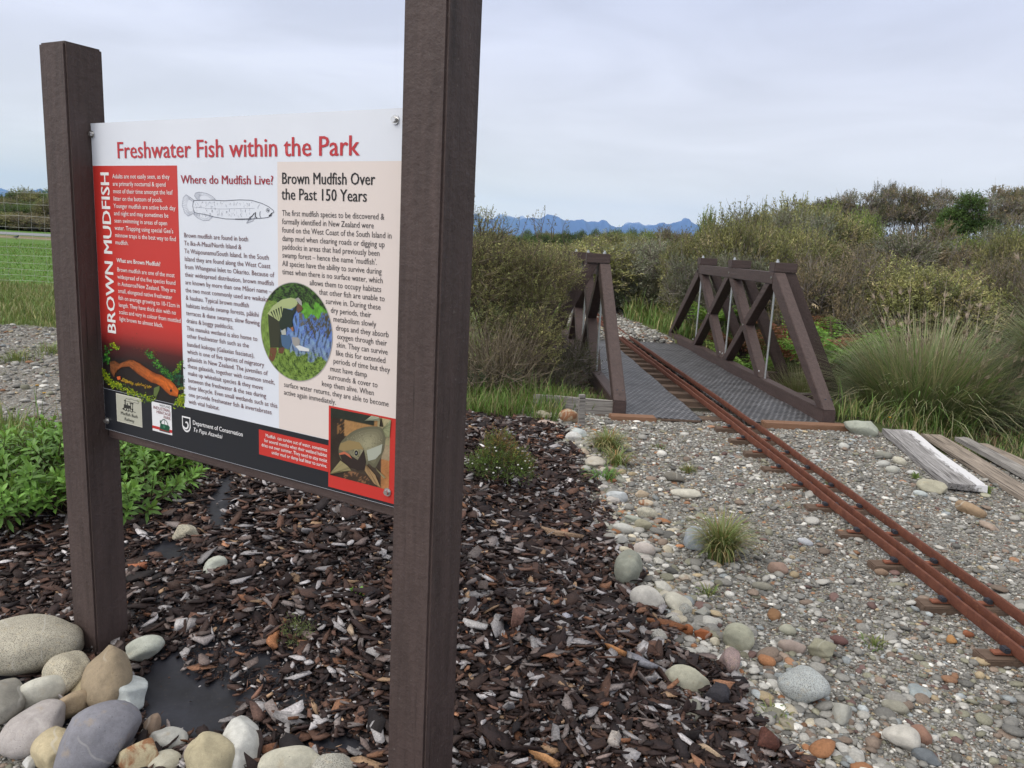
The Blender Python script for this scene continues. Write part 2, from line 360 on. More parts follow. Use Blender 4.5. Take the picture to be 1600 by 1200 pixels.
def axis(lo, hi, step, far, ratio=1.12):
    a = list(np.arange(lo, hi + 1e-6, step)); s = step; up = []
    p = hi
    while p < far: s *= ratio; p += s; up.append(min(p, far))
    s = step; dn = []; p = lo
    while p > -far: s *= ratio; p -= s; dn.append(max(p, -far))
    return np.array(dn[::-1] + a + up)
gx = axis(-4.2, 5.2, 0.05, 13500); gy = axis(0.6, 7.4, 0.05, 13500)
GX, GY = np.meshgrid(gx, gy); GZ = h(GX, GY)
nx, ny = len(gx), len(gy)
V = np.stack([GX, GY, GZ], -1).reshape(-1, 3)
i = (np.arange(ny - 1)[:, None] * nx + np.arange(nx - 1)[None]).reshape(-1)
F = np.stack([i, i + 1, i + nx + 1, i + nx], -1)
X, Y = V[:, 0], V[:, 1]
col = np.tile(np.array([[0.105, 0.13, 0.045]]), (len(V), 1))                       # rough grass
col[(Y > 17.5) & (X < -4)] = (0.10, 0.185, 0.040)                                  # mown field
col[(Y > 47) & (Y < 54) & (X < -4)] = (0.24, 0.17, 0.12)                             # bare dirt strip
col[(X > 2.9) & (Y > 6)] = (0.06, 0.075, 0.03)
g = in_gravel(X, Y); mu = in_mulch(X, Y)
col[g] = (0.20, 0.19, 0.175); col[mu] = (0.028, 0.019, 0.017)
d_ = (Y > 7.1) & (Y < 12.4) & (X > 0.2) & (X < 4.5); col[d_] = (0.035, 0.03, 0.02)
f_ = (X < 1.6) & (X > -2.5) & (Y > 6.3) & (Y < 9); col[f_ & ~g & ~mu] = (0.045, 0.06, 0.02)
al = np.where(g & ~mu, 1.0, 0.0)[:, None]
def m_ground():
    b = NB('ground'); a = b.attr(); v = b.coord('Object')
    n1 = b.noise(v, 1.1, 6, 0.6); n2 = b.noise(v, 24, 5, 0.65); n3 = b.noise(v, 140, 3, 0.6)
    c = b.scale(a.outputs['Color'], b.rng(n1, 0.3, 0.7, 0.8, 1.2)); c = b.scale(c, b.rng(n2, 0.3, 0.7, 0.72, 1.25)); c = b.scale(c, b.rng(n3, 0.3, 0.7, 0.75, 1.2))
    vo = b.n('ShaderNodeTexVoronoi'); vo.inputs['Scale'].default_value = 95; vo.inputs['Randomness'].default_value = 1.0; b.l(v, vo.inputs['Vector'])
    hs = b.n('ShaderNodeSeparateColor'); b.l(vo.outputs['Color'], hs.inputs[0])
    tone = b.mix(b.rng(hs.outputs[0], 0, 1, 0, 1), (0.09, 0.086, 0.077), (0.31, 0.30, 0.275)); tone = b.mix(b.rng(hs.outputs[1], 0.92, 0.95, 0, 0.7), tone, (0.27, 0.16, 0.09))
    c = b.mix(a.outputs['Alpha'], c, tone); b.base(c)
    hh = b.n('ShaderNodeMath', operation='SUBTRACT'); b.l(n2, hh.inputs[0]); b.l(vo.outputs['Distance'], hh.inputs[1]); b.bump(hh.outputs[0], 0.7, 0.012)
    return b.fin(0.9, 0.12)
me = npmesh('ground', V, F, m_ground(), np.concatenate([col, al], 1), smooth=True)
tag(link('ground', me), kind='structure')
rd = box_bm(-160, -4, 55.0, 62, 0.006, 0.03)
tag(bmesh_to('road', rd, m_plain('road_asphalt', (0.21, 0.22, 0.24), 0.8, 0.2, 0, 3)), kind='structure')

# mountains, twelve kilometres off, two ranges with real depth
def ridge(name, prof, dist, depth, mt, snow):
    """prof: list of (bearing px on the horizon, metres of rise per metre of distance)"""
    px = np.array([p[0] for p in prof], float); el = np.array([p[1] for p in prof], float)
    az = np.arctan((px - 800) / FPX); n = 420; m = 26
    A = np.interp(np.linspace(0, 1, n), np.linspace(0, 1, len(az)), az)
    Ez = np.interp(A, az, el) * dist
    nz = sum(np.sin(A * f * 60 + s) * a for f, s, a in ((3.1, 0.3, 4), (7.7, 1.9, 3), (17.3, 4.0, 1.5)))
    T = np.linspace(-1, 1, m)
    AA, TT = np.meshgrid(A, T, indexing='ij')
    prof_t = np.where(TT < 0, 1 - np.abs(TT) ** 1.25, 1 - np.abs(TT) ** 1.6)
    spur = 1 + 0.22 * np.sin(AA * 190 + TT * 3) * (np.abs(TT) * (1 - np.abs(TT)) * 4) + 0.1 * np.sin(AA * 430 + TT * 5) * (np.abs(TT) * (1 - np.abs(TT)) * 4)
    Z = (Ez + nz * dist / 12000)[:, None] * prof_t * spur - 25
    Rr = dist + TT * depth
    V = np.stack([np.sin(AA) * Rr, np.cos(AA) * Rr, Z], -1).reshape(-1, 3)
    i = (np.arange(n - 1)[:, None] * m + np.arange(m - 1)[None]).reshape(-1)
    F = np.stack([i, i + m, i + m + 1, i + 1], -1)
    b = NB(name + '_hazy_rock'); sp = b.n('ShaderNodeSeparateXYZ'); t = b.n('ShaderNodeTexCoord'); b.l(t.outputs['Object'], sp.inputs[0])
    ns = b.noise(t.outputs['Object'], 0.0035, 8, 0.7)
    ad = b.n('ShaderNodeMath', operation='MULTIPLY_ADD'); b.l(ns, ad.inputs[0]); ad.inputs[1].default_value = 260; b.l(sp.outputs['Z'], ad.inputs[2])
    base = b.mix(b.rng(b.noise(t.outputs['Object'], 0.002, 6, 0.6), 0.35, 0.65, 0, 1), (0.026, 0.072, 0.225), (0.044, 0.105, 0.30))  # blue of distant air painted into the rock colour, besides the haze box
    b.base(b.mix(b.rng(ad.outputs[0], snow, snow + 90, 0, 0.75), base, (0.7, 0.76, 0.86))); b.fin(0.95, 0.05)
    tag(link(name, npmesh(name, V, F, b.m, smooth=True)), kind='structure')
def el_(px, py): # rise per metre towards a skyline point
    d = ray(px, py); return px_az(px, py), d[2] / math.hypot(d[0], d[1])
def px_az(px, py):
    d = ray(px, py); return 800 + FPX * d[0] / d[1]
near_pts = [(-400, 300), (-60, 300), (0, 296), (25, 300), (50, 297), (65, 292), (82, 297), (120, 300), (200, 306), (400, 330), (600, 340), (690, 342), (738, 334), (752, 335), (775, 343), (800, 346), (815, 341), (832, 337), (845, 336), (856, 332), (872, 337), (890, 340), (905, 343), (925, 341), (945, 344), (962, 351), (985, 352), (1010, 350), (1035, 347), (1060, 342), (1072, 341), (1095, 348), (1130, 352), (1250, 358), (1500, 370), (1900, 380)]
far_pts = [(-400, 288), (-40, 291), (0, 292), (30, 297), (55, 296), (90, 300), (300, 322), (600, 340), (730, 345), (770, 338), (790, 333), (812, 336), (840, 345), (900, 352), (960, 352), (985, 346), (1000, 345), (1015, 348), (1040, 356), (1200, 360), (1900, 385)]
ridge('mountains', [el_(*p) for p in near_pts], 11000, 1600, None, 520)
ridge('mountains', [el_(*p) for p in far_pts], 12600, 800, None, 430)

# ---------------------------------------------------------------- the interpretation sign
sign = empty('information_sign', (PLX, PLY, 0), (0, 0, math.atan2(DS[1], DS[0])))
tag(sign, 'brown two-post information sign about freshwater fish with a printed red, white and beige board', 'information sign')
def post(x0, x1, y0, y1, zt, pivot, twist):
    bm = box_bm(x0 - pivot[0], x1 - pivot[0], y0 - pivot[1], y1 - pivot[1], -0.35, zt)
    return bmesh_to('post', bm, M_POST, sign, 0.006, loc=(pivot[0], pivot[1], 0), rot=(0, 0, twist))
post(-0.123, 0.0, -0.070, 0.053, 2.005, (0.0, 0.0), R(3.0))
post(1.257, 1.380, -0.070, 0.053, 2.06, (1.257, -0.07), R(-3.0))
panel = bmesh_to('board', box_bm(0.002, 1.255, 0.0, 0.005, 0.820, 1.7815), m_plain('board_white', (0.68, 0.715, 0.79), 0.35, 0.4, 0, 3, 0.03), sign, 0)
box('bottom_rail', 0.003, 1.2555, 0.0065, 0.05, 0.790, 0.86, M_BEAMX, sign)
box('top_rail', 0.003, 1.2555, 0.0065, 0.05, 1.70, 1.765, M_BEAMX, sign)
for s, z in ((0.0105, 1.7490), (1.187, 1.756), (0.016, 0.8495), (1.187, 0.8565)):
    bm = bmesh.new(); bmesh.ops.create_cone(bm, cap_ends=True, segments=6, radius1=0.0075, radius2=0.0068, depth=0.009)
    bmesh.ops.create_cone(bm, cap_ends=True, segments=16, radius1=0.011, radius2=0.011, depth=0.002, matrix=Matrix.Translation((0, 0, -0.004)))
    bmesh_to('bolt', bm, M_BOLT, sign, loc=(s, -0.0065, z), rot=(R(90), 0.3, 0))

LAY = 0.0004
PLV, PRV = np.array([PLX, PLY]), np.array([PLX, PLY]) + 1.2 * DS
def st(px, py):                                       # survey of the flat board: pixel -> board coordinates
    r = ray(px, py); k = (PLV @ DN) / (r[:2] @ DN); p = EYE + r * k
    return float((p[:2] - PLV) @ DS), float(p[2])
class Print:                                          # one flat printed piece, colours per corner
    def __init__(s, lay=1): s.v = []; s.f = []; s.c = []; s.k = lay
    def poly(s, pts, c, lay=None):
        lay = s.k if lay is None else lay; n = len(s.v)
        cs = c if isinstance(c, list) else [c] * len(pts)
        for p, q in zip(pts, cs): s.v.append((p[0], -LAY * lay, p[1])); s.c.append(q)
        s.f.append(tuple(range(n, n + len(pts))))
    def rect(s, a, b, c, d, col, lay=None): s.poly([(a, c), (b, c), (b, d), (a, d)], col, lay)
    def stroke(s, pts, w_, c, lay=None):
        for p, q in zip(pts[:-1], pts[1:]):
            dx, dy = q[0] - p[0], q[1] - p[1]; L = math.hypot(dx, dy) + 1e-9; nx_, ny_ = -dy / L * w_ / 2, dx / L * w_ / 2
            s.poly([(p[0] - nx_, p[1] - ny_), (q[0] - nx_, q[1] - ny_), (q[0] + nx_, q[1] + ny_), (p[0] + nx_, p[1] + ny_)], c, lay)
            
    def raster(s, a, b, c, d, nx_, ny_, fn, lay=None, keep=None):
        lay = s.k if lay is None else lay; n = len(s.v)
        for j in range(ny_ + 1):
            for i_ in range(nx_ + 1):
                u, v_ = i_ / nx_, j / ny_; s.v.append((a + (b - a) * u, -LAY * lay, c + (d - c) * v_)); s.c.append(fn(u, v_))
        for j in range(ny_):
            for i_ in range(nx_):
                if keep is None or keep((i_ + .5) / nx_, (j + .5) / ny_):
                    q = n + j * (nx_ + 1) + i_; s.f.append((q, q + 1, q + nx_ + 2, q + nx_ + 1))
    def done(s, name, parent=None):
        me = bpy.data.meshes.new(name); me.from_pydata(s.v, [], s.f); me.update()
        a = me.color_attributes.new('Col', 'FLOAT_COLOR', 'POINT'); cc = np.ones((len(s.v), 4), np.float32); cc[:, :3] = np.array([q[:3] for q in s.c]); a.data.foreach_set('color', cc.ravel())
        return link(name, me, M_PRINT, parent if parent is not None else panel)
def zz(pts, ox, oy, k): return [st(ox + a / k, oy + b / k) for a, b in pts]      # traced on the board at magnification k

def text_mesh(name, lines, col, lay=3, parent=None, rot90=False):
    """lines: (text, s, t, font_size, xscale or None, fit_width or None, bold, align, shear)"""
    VV, FF, o = [], [], 0
    for (txt, s0, t0, size, xs, fit, bold, al_, shear) in lines:
        cu = bpy.data.curves.new('lettering', 'FONT'); cu.body = txt; cu.size = size; cu.shear = shear; cu.resolution_u = 2
        ob = bpy.data.objects.new('lettering', cu); C.objects.link(ob); bpy.context.view_layer.update()
        me = bpy.data.meshes.new_from_object(ob.evaluated_get(bpy.context.evaluated_depsgraph_get()))
        co = np.array([v.co for v in me.vertices]).reshape(-1, 3); me.calc_loop_triangles(); tr = np.array([t.vertices for t in me.loop_triangles])
        bpy.data.objects.remove(ob); bpy.data.curves.remove(cu); bpy.data.meshes.remove(me)
        x = co[:, 0] - (0 if al_ == 'L' else co[:, 0].max())
        if fit: x = x * fit / (co[:, 0].max() - min(0, co[:, 0].min()))
        elif xs: x = x * xs
        y = co[:, 1]
        if rot90: P = np.stack([s0 - y, np.full(len(x), -LAY * lay), t0 + x], -1)
        else: P = np.stack([s0 + x, np.full(len(x), -LAY * lay), t0 + y], -1)
        for k_ in ((0,) if bold <= 0 else (-1, 0, 1)):
            Q = P.copy(); Q[:, 1] -= 0.00007 * (k_ + 1); Q[:, 2 if rot90 else 0] += k_ * bold * size; VV.append(Q); FF.append(tr + o); o += len(P)
    V, F = np.concatenate(VV), np.concatenate(FF)
    return link(name, npmesh(name, V, F, M_PRINT, np.tile(np.array([col]), (len(V), 1))), None, parent if parent is not None else panel)
def width_of(txt, size):
    cu = bpy.data.curves.new('lettering', 'FONT'); cu.body = txt; cu.size = size
    ob = bpy.data.objects.new('lettering', cu); C.objects.link(ob); bpy.context.view_layer.update(); wd = ob.dimensions[0]
    bpy.data.objects.remove(ob); bpy.data.curves.remove(cu); return wd
def block(name, lines, s0, t0, dt, size, longest, wid, col, bold=0.0, starts=None, al_='L', lay=3):
    xs = wid / width_of(longest, size); L_ = []
    for i_, tx in enumerate(lines):
        s_, t_ = (s0, t0 - dt * i_) if starts is None else starts[i_]
        L_.append((tx, s_, t_, size, xs, None, bold, al_, 0.0))
    return text_mesh(name, L_, col, lay)
RED, DRED, BLK, WHT, TXT = (0.52, 0.035, 0.028), (0.36, 0.02, 0.03), (0.012, 0.012, 0.014), (0.80, 0.80, 0.80), (0.13, 0.045, 0.05)
# coloured grounds
p = Print(1); p.rect(0.003, 1.254, 0.821, 0.956, (0.016, 0.018, 0.024)); p.done('black_band')
p = Print(1); p.rect(0.8025, 1.254, 0.957, 1.664, (0.69, 0.615, 0.585)); p.done('beige_column')
p = Print(1)
lv = [(0.957, (0.012, 0.010, 0.010)), (1.06, (0.016, 0.010, 0.010)), (1.105, (0.07, 0.012, 0.012)), (1.15, (0.38, 0.03, 0.026)), (1.19, RED), (1.656, RED)]
for (a, ca), (b_, cb) in zip(lv[:-1], lv[1:]):
    p.poly([(0.003, a), (0.404, a), (0.404, b_), (0.003, b_)], [ca, ca, cb, cb])
p.done('red_column')
# headings
text_mesh('title_lettering', [('Freshwater Fish within the Park', 0.1275, 1.6775, 0.0685, None, 0.952, 0.016, 'L', 0)], (0.47, 0.03, 0.04))
text_mesh('side_lettering', [('BROWN MUDFISH', 0.084, 1.140, 0.062, None, 0.495, 0.022, 'L', 0)], WHT, rot90=True)
text_mesh('heading_lettering', [('Where do Mudfish Live?', 0.4195, 1.607, 0.033, None, 0.368, 0.016, 'L', 0)], (0.33, 0.02, 0.035))
text_mesh('heading_lettering', [('Brown Mudfish Over', 0.818, 1.609, 0.0415, None, 0.311, 0.014, 'L', 0), ('the Past 150 Years', 0.818, 1.5695, 0.0415, None, 0.286, 0.014, 'L', 0)], BLK)
# body text
block('body_text', ['Adults are not easily seen, as they', 'are primarily nocturnal & spend', 'most of their time amongst the leaf', 'litter on the bottom of pools.', 'Younger mudfish are active both day', 'and night and may sometimes be', 'seen swimming in areas of open', "water. Trapping using special Gee's", 'minnow traps is the best way to find', 'mudfish.'],
      0.1015, 1.6190, 0.02185, 0.0188, 'Younger mudfish are active both day', 0.291, WHT, 0.006)
block('body_text', ['What are Brown Mudfish?'], 0.1045, 1.368, 0.02, 0.0185, 'What are Brown Mudfish?', 0.211, WHT, 0.02)
block('body_text', ['Brown mudfish are one of the most', 'widespread of the five species found', 'in Aotearoa/New Zealand. They are', 'small, elongated native freshwater', 'fish on average growing to 10-12cm in', 'length. They have thick skin with no', 'scales and vary in colour from mottled', 'light brown to almost black.'],
      0.1045, 1.3395, 0.02185, 0.0188, 'scales and vary in colour from mottled', 0.295, WHT, 0.006)
T3 = ['Brown mudfish are found in both', 'Te Ika-A-Maui/North Island &', 'Te Waipounamu/South Island. In the South', 'Island they are found along the West Coast', 'from Whanganui Inlet to Okarito. Because of', 'their widespread distribution, brown mudfish', 'are known by more than one Māori name –', 'the two most commonly used are waikaka', '& hauhau. Typical brown mudfish', 'habitats include swamp forests, pākihi', 'terraces & dune swamps, slow flowing', 'drains & boggy paddocks.', 'This manuka wetland is also home to', 'other freshwater fish such as the', 'banded kokopu (Galaxias fasciatus),', 'which is one of five species of migratory', 'galaxiids in New Zealand. The juveniles of', 'these galaxiids, together with common smelt,', 'make up whitebait species & they move', 'between the freshwater & the sea during', 'their lifecycle. Even small wetlands such as this', 'one provide freshwater fish & invertebrates', 'with vital habitat.']
ts = np.concatenate([1.4570 - np.arange(14) * 0.0223, [1.1420 - 0.0215 * k for k in range(9)]])
block('body_text', T3, 0, 0, 0, 0.0190, 'their lifecycle. Even small wetlands such as this', 0.371, TXT, 0.0, [(0.4258, t) for t in ts])
T4 = ['The first mudfish species to be discovered &', 'formally identified in New Zealand were', 'found on the West Coast of the South Island in', 'damp mud when clearing roads or digging up', 'paddocks in areas that had previously been', "swamp forest – hence the name 'mudfish'.", 'All species have the ability to survive during', 'times when there is no surface water, which', 'allows them to occupy habitats', 'that other fish are unable to', 'survive in. During these', 'dry periods, their', 'metabolism slowly', 'drops and they absorb', 'oxygen through their', 'skin. They can survive', 'like this for extended', 'periods of time but they', 'must have damp', 'surrounds & cover to', 'keep them alive. When', 'surface water returns, they are able to become', 'active again immediately.']
s4 = [0.8190] * 8 + [0.9166, 0.9502, 0.9723, 0.990, 0.9989, 1.0078, 1.0124, 1.0104, 1.0084, 0.9999, 0.989, 0.9825, 0.9602, 0.8225, 0.8225]
t4 = 1.5290 - np.arange(23) * 0.02155
block('body_text', T4, 0, 0, 0, 0.0208, 'found on the West Coast of the South Island in', 0.363, (0.045, 0.04, 0.045), 0.0, list(zip(s4, t4)))
# red caption and logos
p = Print(2); p.rect(0.7235, 0.9865, 0.8685, 0.941, RED); p.done('caption_ground')
block('caption_text', ['Mudfish  can survive out of water, sometimes', 'for several months when their wetland habitat', 'dries out over summer. They need to stay moist', 'under mud or damp leaf litter to survive.'], 0.981, 0.9235, 0.0148, 0.0145, 'dries out over summer. They need to stay moist', 0.246, WHT, 0.008, al_='R', lay=4)
p = Print(2); p.rect(0.068, 0.198, 0.857, 0.950, (0.62, 0.61, 0.54)); p.rect(0.0705, 0.1955, 0.8595, 0.9475, (0.44, 0.44, 0.37), 3)
K = (0.03, 0.03, 0.028)
def bx_(a, b_, c, d, col=K, lay=4): p.rect(0.068 + a, 0.068 + b_, 0.857 + c, 0.857 + d, col, lay)
bx_(0.040, 0.075, 0.052, 0.062); bx_(0.045, 0.050, 0.062, 0.074); bx_(0.043, 0.052, 0.0735, 0.077); bx_(0.056, 0.061, 0.062, 0.068); bx_(0.072, 0.088, 0.049, 0.0535); bx_(0.074, 0.077, 0.0535, 0.069); bx_(0.084, 0.087, 0.0535, 0.069); bx_(0.070, 0.090, 0.069, 0.0725)
p.poly([(0.068 + 0.030, 0.857 + 0.045), (0.068 + 0.042, 0.857 + 0.045), (0.068 + 0.042, 0.857 + 0.053)], K, 4); bx_(0.033, 0.100, 0.0435, 0.0455)
for cx_ in (0.048, 0.061, 0.079):
    p.poly([(0.068 + cx_ + 0.0065 * math.cos(q), 0.857 + 0.0475 + 0.0065 * math.sin(q)) for q in np.linspace(0, 6.283, 14)[:-1]], K, 5)
    p.poly([(0.068 + cx_ + 0.0035 * math.cos(q), 0.857 + 0.0475 + 0.0035 * math.sin(q)) for q in np.linspace(0, 6.283, 12)[:-1]], (0.44, 0.44, 0.37), 6)
p.stroke([(0.068 + a, 0.857 + b_) for a, b_ in ((0.048, 0.078), (0.056, 0.083), (0.068, 0.082), (0.080, 0.085), (0.095, 0.082), (0.110, 0.084), (0.119, 0.079), (0.112, 0.074), (0.098, 0.076), (0.085, 0.073), (0.070, 0.076), (0.058, 0.073), (0.050, 0.076))], 0.0012, K, 4)
p.done('railway_logo')
text_mesh('logo_lettering', [('Mudfish Bush', 0.0895, 0.8835, 0.0155, None, 0.088, 0.0, 'L', 0.15), ('Railway', 0.108, 0.8665, 0.0155, None, 0.052, 0.0, 'L', 0.15)], K, 5)
p = Print(2); p.rect(0.249, 0.344, 0.857, 0.950, (0.74, 0.75, 0.78)); p.rect(0.249, 0.344, 0.8645, 0.8735, (0.5, 0.03, 0.03), 3)
G = (0.012, 0.075, 0.045)
p.poly([(0.285, 0.868), (0.330, 0.866), (0.334, 0.882), (0.327, 0.886), (0.290, 0.886)], G, 4)
p.poly([(0.288, 0.886), (0.294, 0.886), (0.291, 0.896), (0.288, 0.896)], G, 5)
p.stroke([(0.309 + 0.017 * math.cos(q), 0.884 + 0.0175 * math.sin(q)) for q in np.linspace(-0.1, 3.24, 14)], 0.0022, G, 5); p.stroke([(0.309, 0.884), (0.309, 0.901)], 0.0015, G, 4)
p.poly([(0.309 + 0.006 * math.cos(q), 0.879 + 0.005 * math.sin(q)) for q in np.linspace(0, 6.28, 10)[:-1]], (0.05, 0.2, 0.12), 6); p.rect(0.285, 0.336, 0.8625, 0.8655, (0.05, 0.05, 0.05), 6)
p.done('heritage_park_logo')
text_mesh('logo_lettering', [('WESTLAND', 0.3405, 0.9405, 0.0098, None, 0.052, 0.0, 'R', 0)], (0.05, 0.05, 0.05), 5)
text_mesh('logo_lettering', [('INDUSTRIAL', 0.3405, 0.9285, 0.0135, None, 0.083, 0.0, 'R', 0), ('HERITAGE', 0.3405, 0.9165, 0.0135, None, 0.068, 0.0, 'R', 0), ('PARK', 0.3405, 0.9045, 0.0135, None, 0.034, 0.0, 'R', 0)], (0.20, 0.03, 0.04), 5)
p = Print(2)
sh = [(0.3925, 0.927), (0.431, 0.927), (0.431, 0.896), (0.4265, 0.886), (0.419, 0.8805), (0.4118, 0.879), (0.4045, 0.8805), (0.397, 0.886), (0.3925, 0.896)]
def shr(k): return [(0.4118 + (a - 0.4118) * k, 0.905 + (b_ - 0.905) * k) for a, b_ in sh]
p.poly(sh, (0.78, 0.78, 0.80)); p.poly(shr(0.80), (0.016, 0.018, 0.024), 3)
p.stroke([(0.4118 + (0.0030 + 0.0030 * q) * math.cos(2.2 - 1.15 * q), 0.9045 + (0.0032 + 0.0034 * q) * math.sin(2.2 - 1.15 * q)) for q in np.linspace(0, 4.2, 22)], 0.0055, (0.78, 0.78, 0.80), 4)
p.done('department_emblem')
text_mesh('logo_lettering', [('Department of Conservation', 0.4428, 0.9085, 0.0195, None, 0.216, 0.016, 'L', 0), ('Te Papa Atawbai', 0.4428, 0.8870, 0.0190, None, 0.131, 0.006, 'L', 0.28)], (0.76, 0.76, 0.78), 5)

# printed line drawing of a fish
p = Print(2); q4 = lambda pts: zz(pts, 275, 290, 10)
INK = (0.10, 0.11, 0.15); PALE = (0.24, 0.26, 0.33)
p.stroke(q4([(280, 232), (360, 230), (600, 226), (640, 232), (760, 236), (1000, 222), (1180, 228), (1290, 262), (1350, 280), (1450, 330), (1520, 385), (1532, 415), (1495, 432), (1458, 470), (1500, 468)]), 0.0016, INK)
p.stroke(q4([(1495, 470), (1430, 500), (1320, 510), (1180, 520), (930, 524), (780, 520), (600, 490), (500, 460), (330, 430), (285, 415), (262, 320), (270, 260), (285, 232)]), 0.0016, INK)
p.stroke(q4([(930, 524), (1060, 524), (1180, 518)]), 0.0026, (0.04, 0.04, 0.06), 3); p.stroke(q4([(1455, 478), (1485, 450), (1505, 430)]), 0.0035, (0.03, 0.03, 0.04), 3)
fins = [([(280, 225), (220, 180), (160, 140), (115, 190), (100, 310), (140, 430), (190, 475), (260, 440), (310, 420)], (275, 320)), ([(345, 225), (290, 160), (310, 115), (360, 100), (480, 120), (560, 160), (620, 218)], (480, 228)), ([(280, 440), (330, 500), (430, 548), (520, 540), (570, 482)], (430, 452)), ([(1245, 415), (1150, 510), (1105, 590), (1210, 550), (1245, 470)], (1240, 440))]
for ol, c0 in fins:
    p.stroke(q4(ol), 0.0010, PALE); S = smooth_poly(np.array(ol), 4)[:-4]
    for k_ in range(0, len(S), 1): p.stroke(q4([tuple(np.array(c0) * 0.45 + S[k_] * 0.55), tuple(S[k_] * 0.98 + np.array(c0) * 0.02)]), 0.0005, PALE)
p.stroke(q4([(1437 + 25 * math.cos(a), 385 + 28 * math.sin(a)) for a in np.linspace(0, 6.29, 18)]), 0.0012, INK); p.poly(q4([(1440 + 11 * math.cos(a), 385 + 13 * math.sin(a)) for a in np.linspace(0, 6.28, 10)[:-1]]), (0.02, 0.02, 0.02), 3)
p.stroke(q4([(1310, 295), (1285, 330), (1280, 365)]), 0.0009, PALE); p.stroke(q4([(1320, 400), (1310, 440), (1315, 480), (1335, 510)]), 0.0018, INK); p.stroke(q4([(1245, 415), (1240, 480), (1270, 510)]), 0.003, (0.03, 0.03, 0.04)); p.stroke(q4([(1150, 500), (1190, 480), (1225, 430)]), 0.0024, (0.03, 0.03, 0.04))
p.stroke(q4([(280, 335), (420, 345), (520, 360), (760, 365), (1000, 358), (1230, 355)]), 0.0006, PALE)
for _ in range(120):
    a = rng.uniform(300, 1230); b_ = rng.choice([rng.uniform(240, 330), rng.uniform(340, 470)]); l_ = rng.uniform(10, 45)
    p.stroke(q4([(a, b_), (a + rng.uniform(-14, 14), b_ + l_)]), rng.uniform(0.0004, 0.0011), PALE if rng.random() < 0.75 else INK)
p.done('fish_drawing')

# printed photograph: orange mudfish among weed
p = Print(2); q1 = lambda pts: zz(pts, 150, 500, 8)
def moss(path, wd, n, pal, sz=(6, 22), lay=3):
    path = np.array(path, float)
    for _ in range(n):
        k_ = rng.uniform(0, len(path) - 1.001); i_ = int(k_); c0 = path[i_] + (path[i_ + 1] - path[i_]) * (k_ - i_) + rng.normal(0, wd, 2)
        a = rng.uniform(0, 6.28); s_ = rng.uniform(*sz); cc = np.array(pal[rng.integers(len(pal))]) * rng.uniform(0.6, 1.25)
        if 20 < c0[0] < 1110: p.poly(q1([(c0[0] + s_ * math.cos(a + t) * r_, c0[1] + s_ * math.sin(a + t) * r_) for t, r_ in ((0, 1), (2.2, .5), (3.6, .8), (4.8, .45))]), tuple(cc), lay)
YG = [(0.30, 0.42, 0.02), (0.42, 0.46, 0.02), (0.18, 0.30, 0.02), (0.10, 0.2, 0.02)]; GG = [(0.06, 0.28, 0.03), (0.12, 0.36, 0.04), (0.03, 0.14, 0.03), (0.01, 0.06, 0.02)]
moss([(70, 620), (130, 720), (230, 800), (400, 880), (560, 950), (720, 1000)], 22, 420, YG); moss([(1000, 1060), (1060, 1010), (1100, 930), (1110, 1060)], 24, 200, YG)
moss([(640, 400), (720, 480), (800, 570), (880, 660), (960, 740)], 22, 240, GG); moss([(980, 660), (1040, 620), (1060, 530)], 16, 90, GG + YG); moss([(150, 330), (130, 480), (150, 520)], 20, 90, GG); moss([(190, 280), (230, 330), (280, 350)], 12, 50, YG)
moss([(330, 750), (480, 800), (700, 840)], 8, 140, [(0.42, 0.30, 0.02), (0.5, 0.24, 0.03)], (6, 16)); moss([(1030, 860), (1110, 850)], 8, 40, [(0.45, 0.42, 0.03)], (6, 16)); moss([(500, 260), (560, 360), (700, 420), (760, 350)], 40, 60, [(0.25, 0.06, 0.02), (0.1, 0.05, 0.02)], (4, 12)); moss([(880, 700), (1050, 740), (1100, 800)], 45, 120, [(0.01, 0.07, 0.03), (0.02, 0.1, 0.05)], (8, 24))
up_ = np.array([(180, 520), (240, 508), (300, 545), (360, 520), (420, 495), (470, 500), (560, 545), (640, 600), (700, 640), (760, 670), (830, 690), (890, 730), (930, 745), (985, 800), (1040, 880)]); lo_ = np.array([(185, 640), (235, 720), (250, 650), (330, 590), (420, 580), (470, 620), (520, 665), (580, 705), (640, 745), (700, 780), (760, 795), (820, 830), (870, 885), (930, 935), (1025, 960)])
for i_ in range(14):
    for j in range(5):
        f0, f1 = j / 5, (j + 1) / 5; quad = []; cs = []
        for (ii, f) in ((i_, f0), (i_ + 1, f0), (i_ + 1, f1), (i_, f1)):
            quad.append(tuple(up_[ii] * (1 - f) + lo_[ii] * f)); tt = min(1, ii / 11)
            cc = np.array([0.13, 0.05, 0.02]) * (1 - tt) + np.array([0.48, 0.105, 0.014]) * tt; cs.append(tuple(cc * (0.55 + 1.6 * f * (1 - f) * 1.6) * rng.uniform(0.6, 1.3)))
        p.poly(q1(quad), cs, 5)
for _ in range(300):
    i_ = rng.integers(1, 14); f = rng.uniform(.05, .95); x_, y_ = up_[i_] * (1 - f) + lo_[i_] * f + rng.normal(0, 6, 2); q_ = rng.uniform(4, 11); tt = i_ / 14; p.poly(q1([(x_, y_), (x_ + q_, y_ + q_ * .4), (x_ + q_ * .3, y_ + q_)]), tuple((np.array([.15, .06, .02]) * (1 - tt) + np.array([.55, .14, .025]) * tt) * rng.uniform(.4, 1.5)), 5.5)
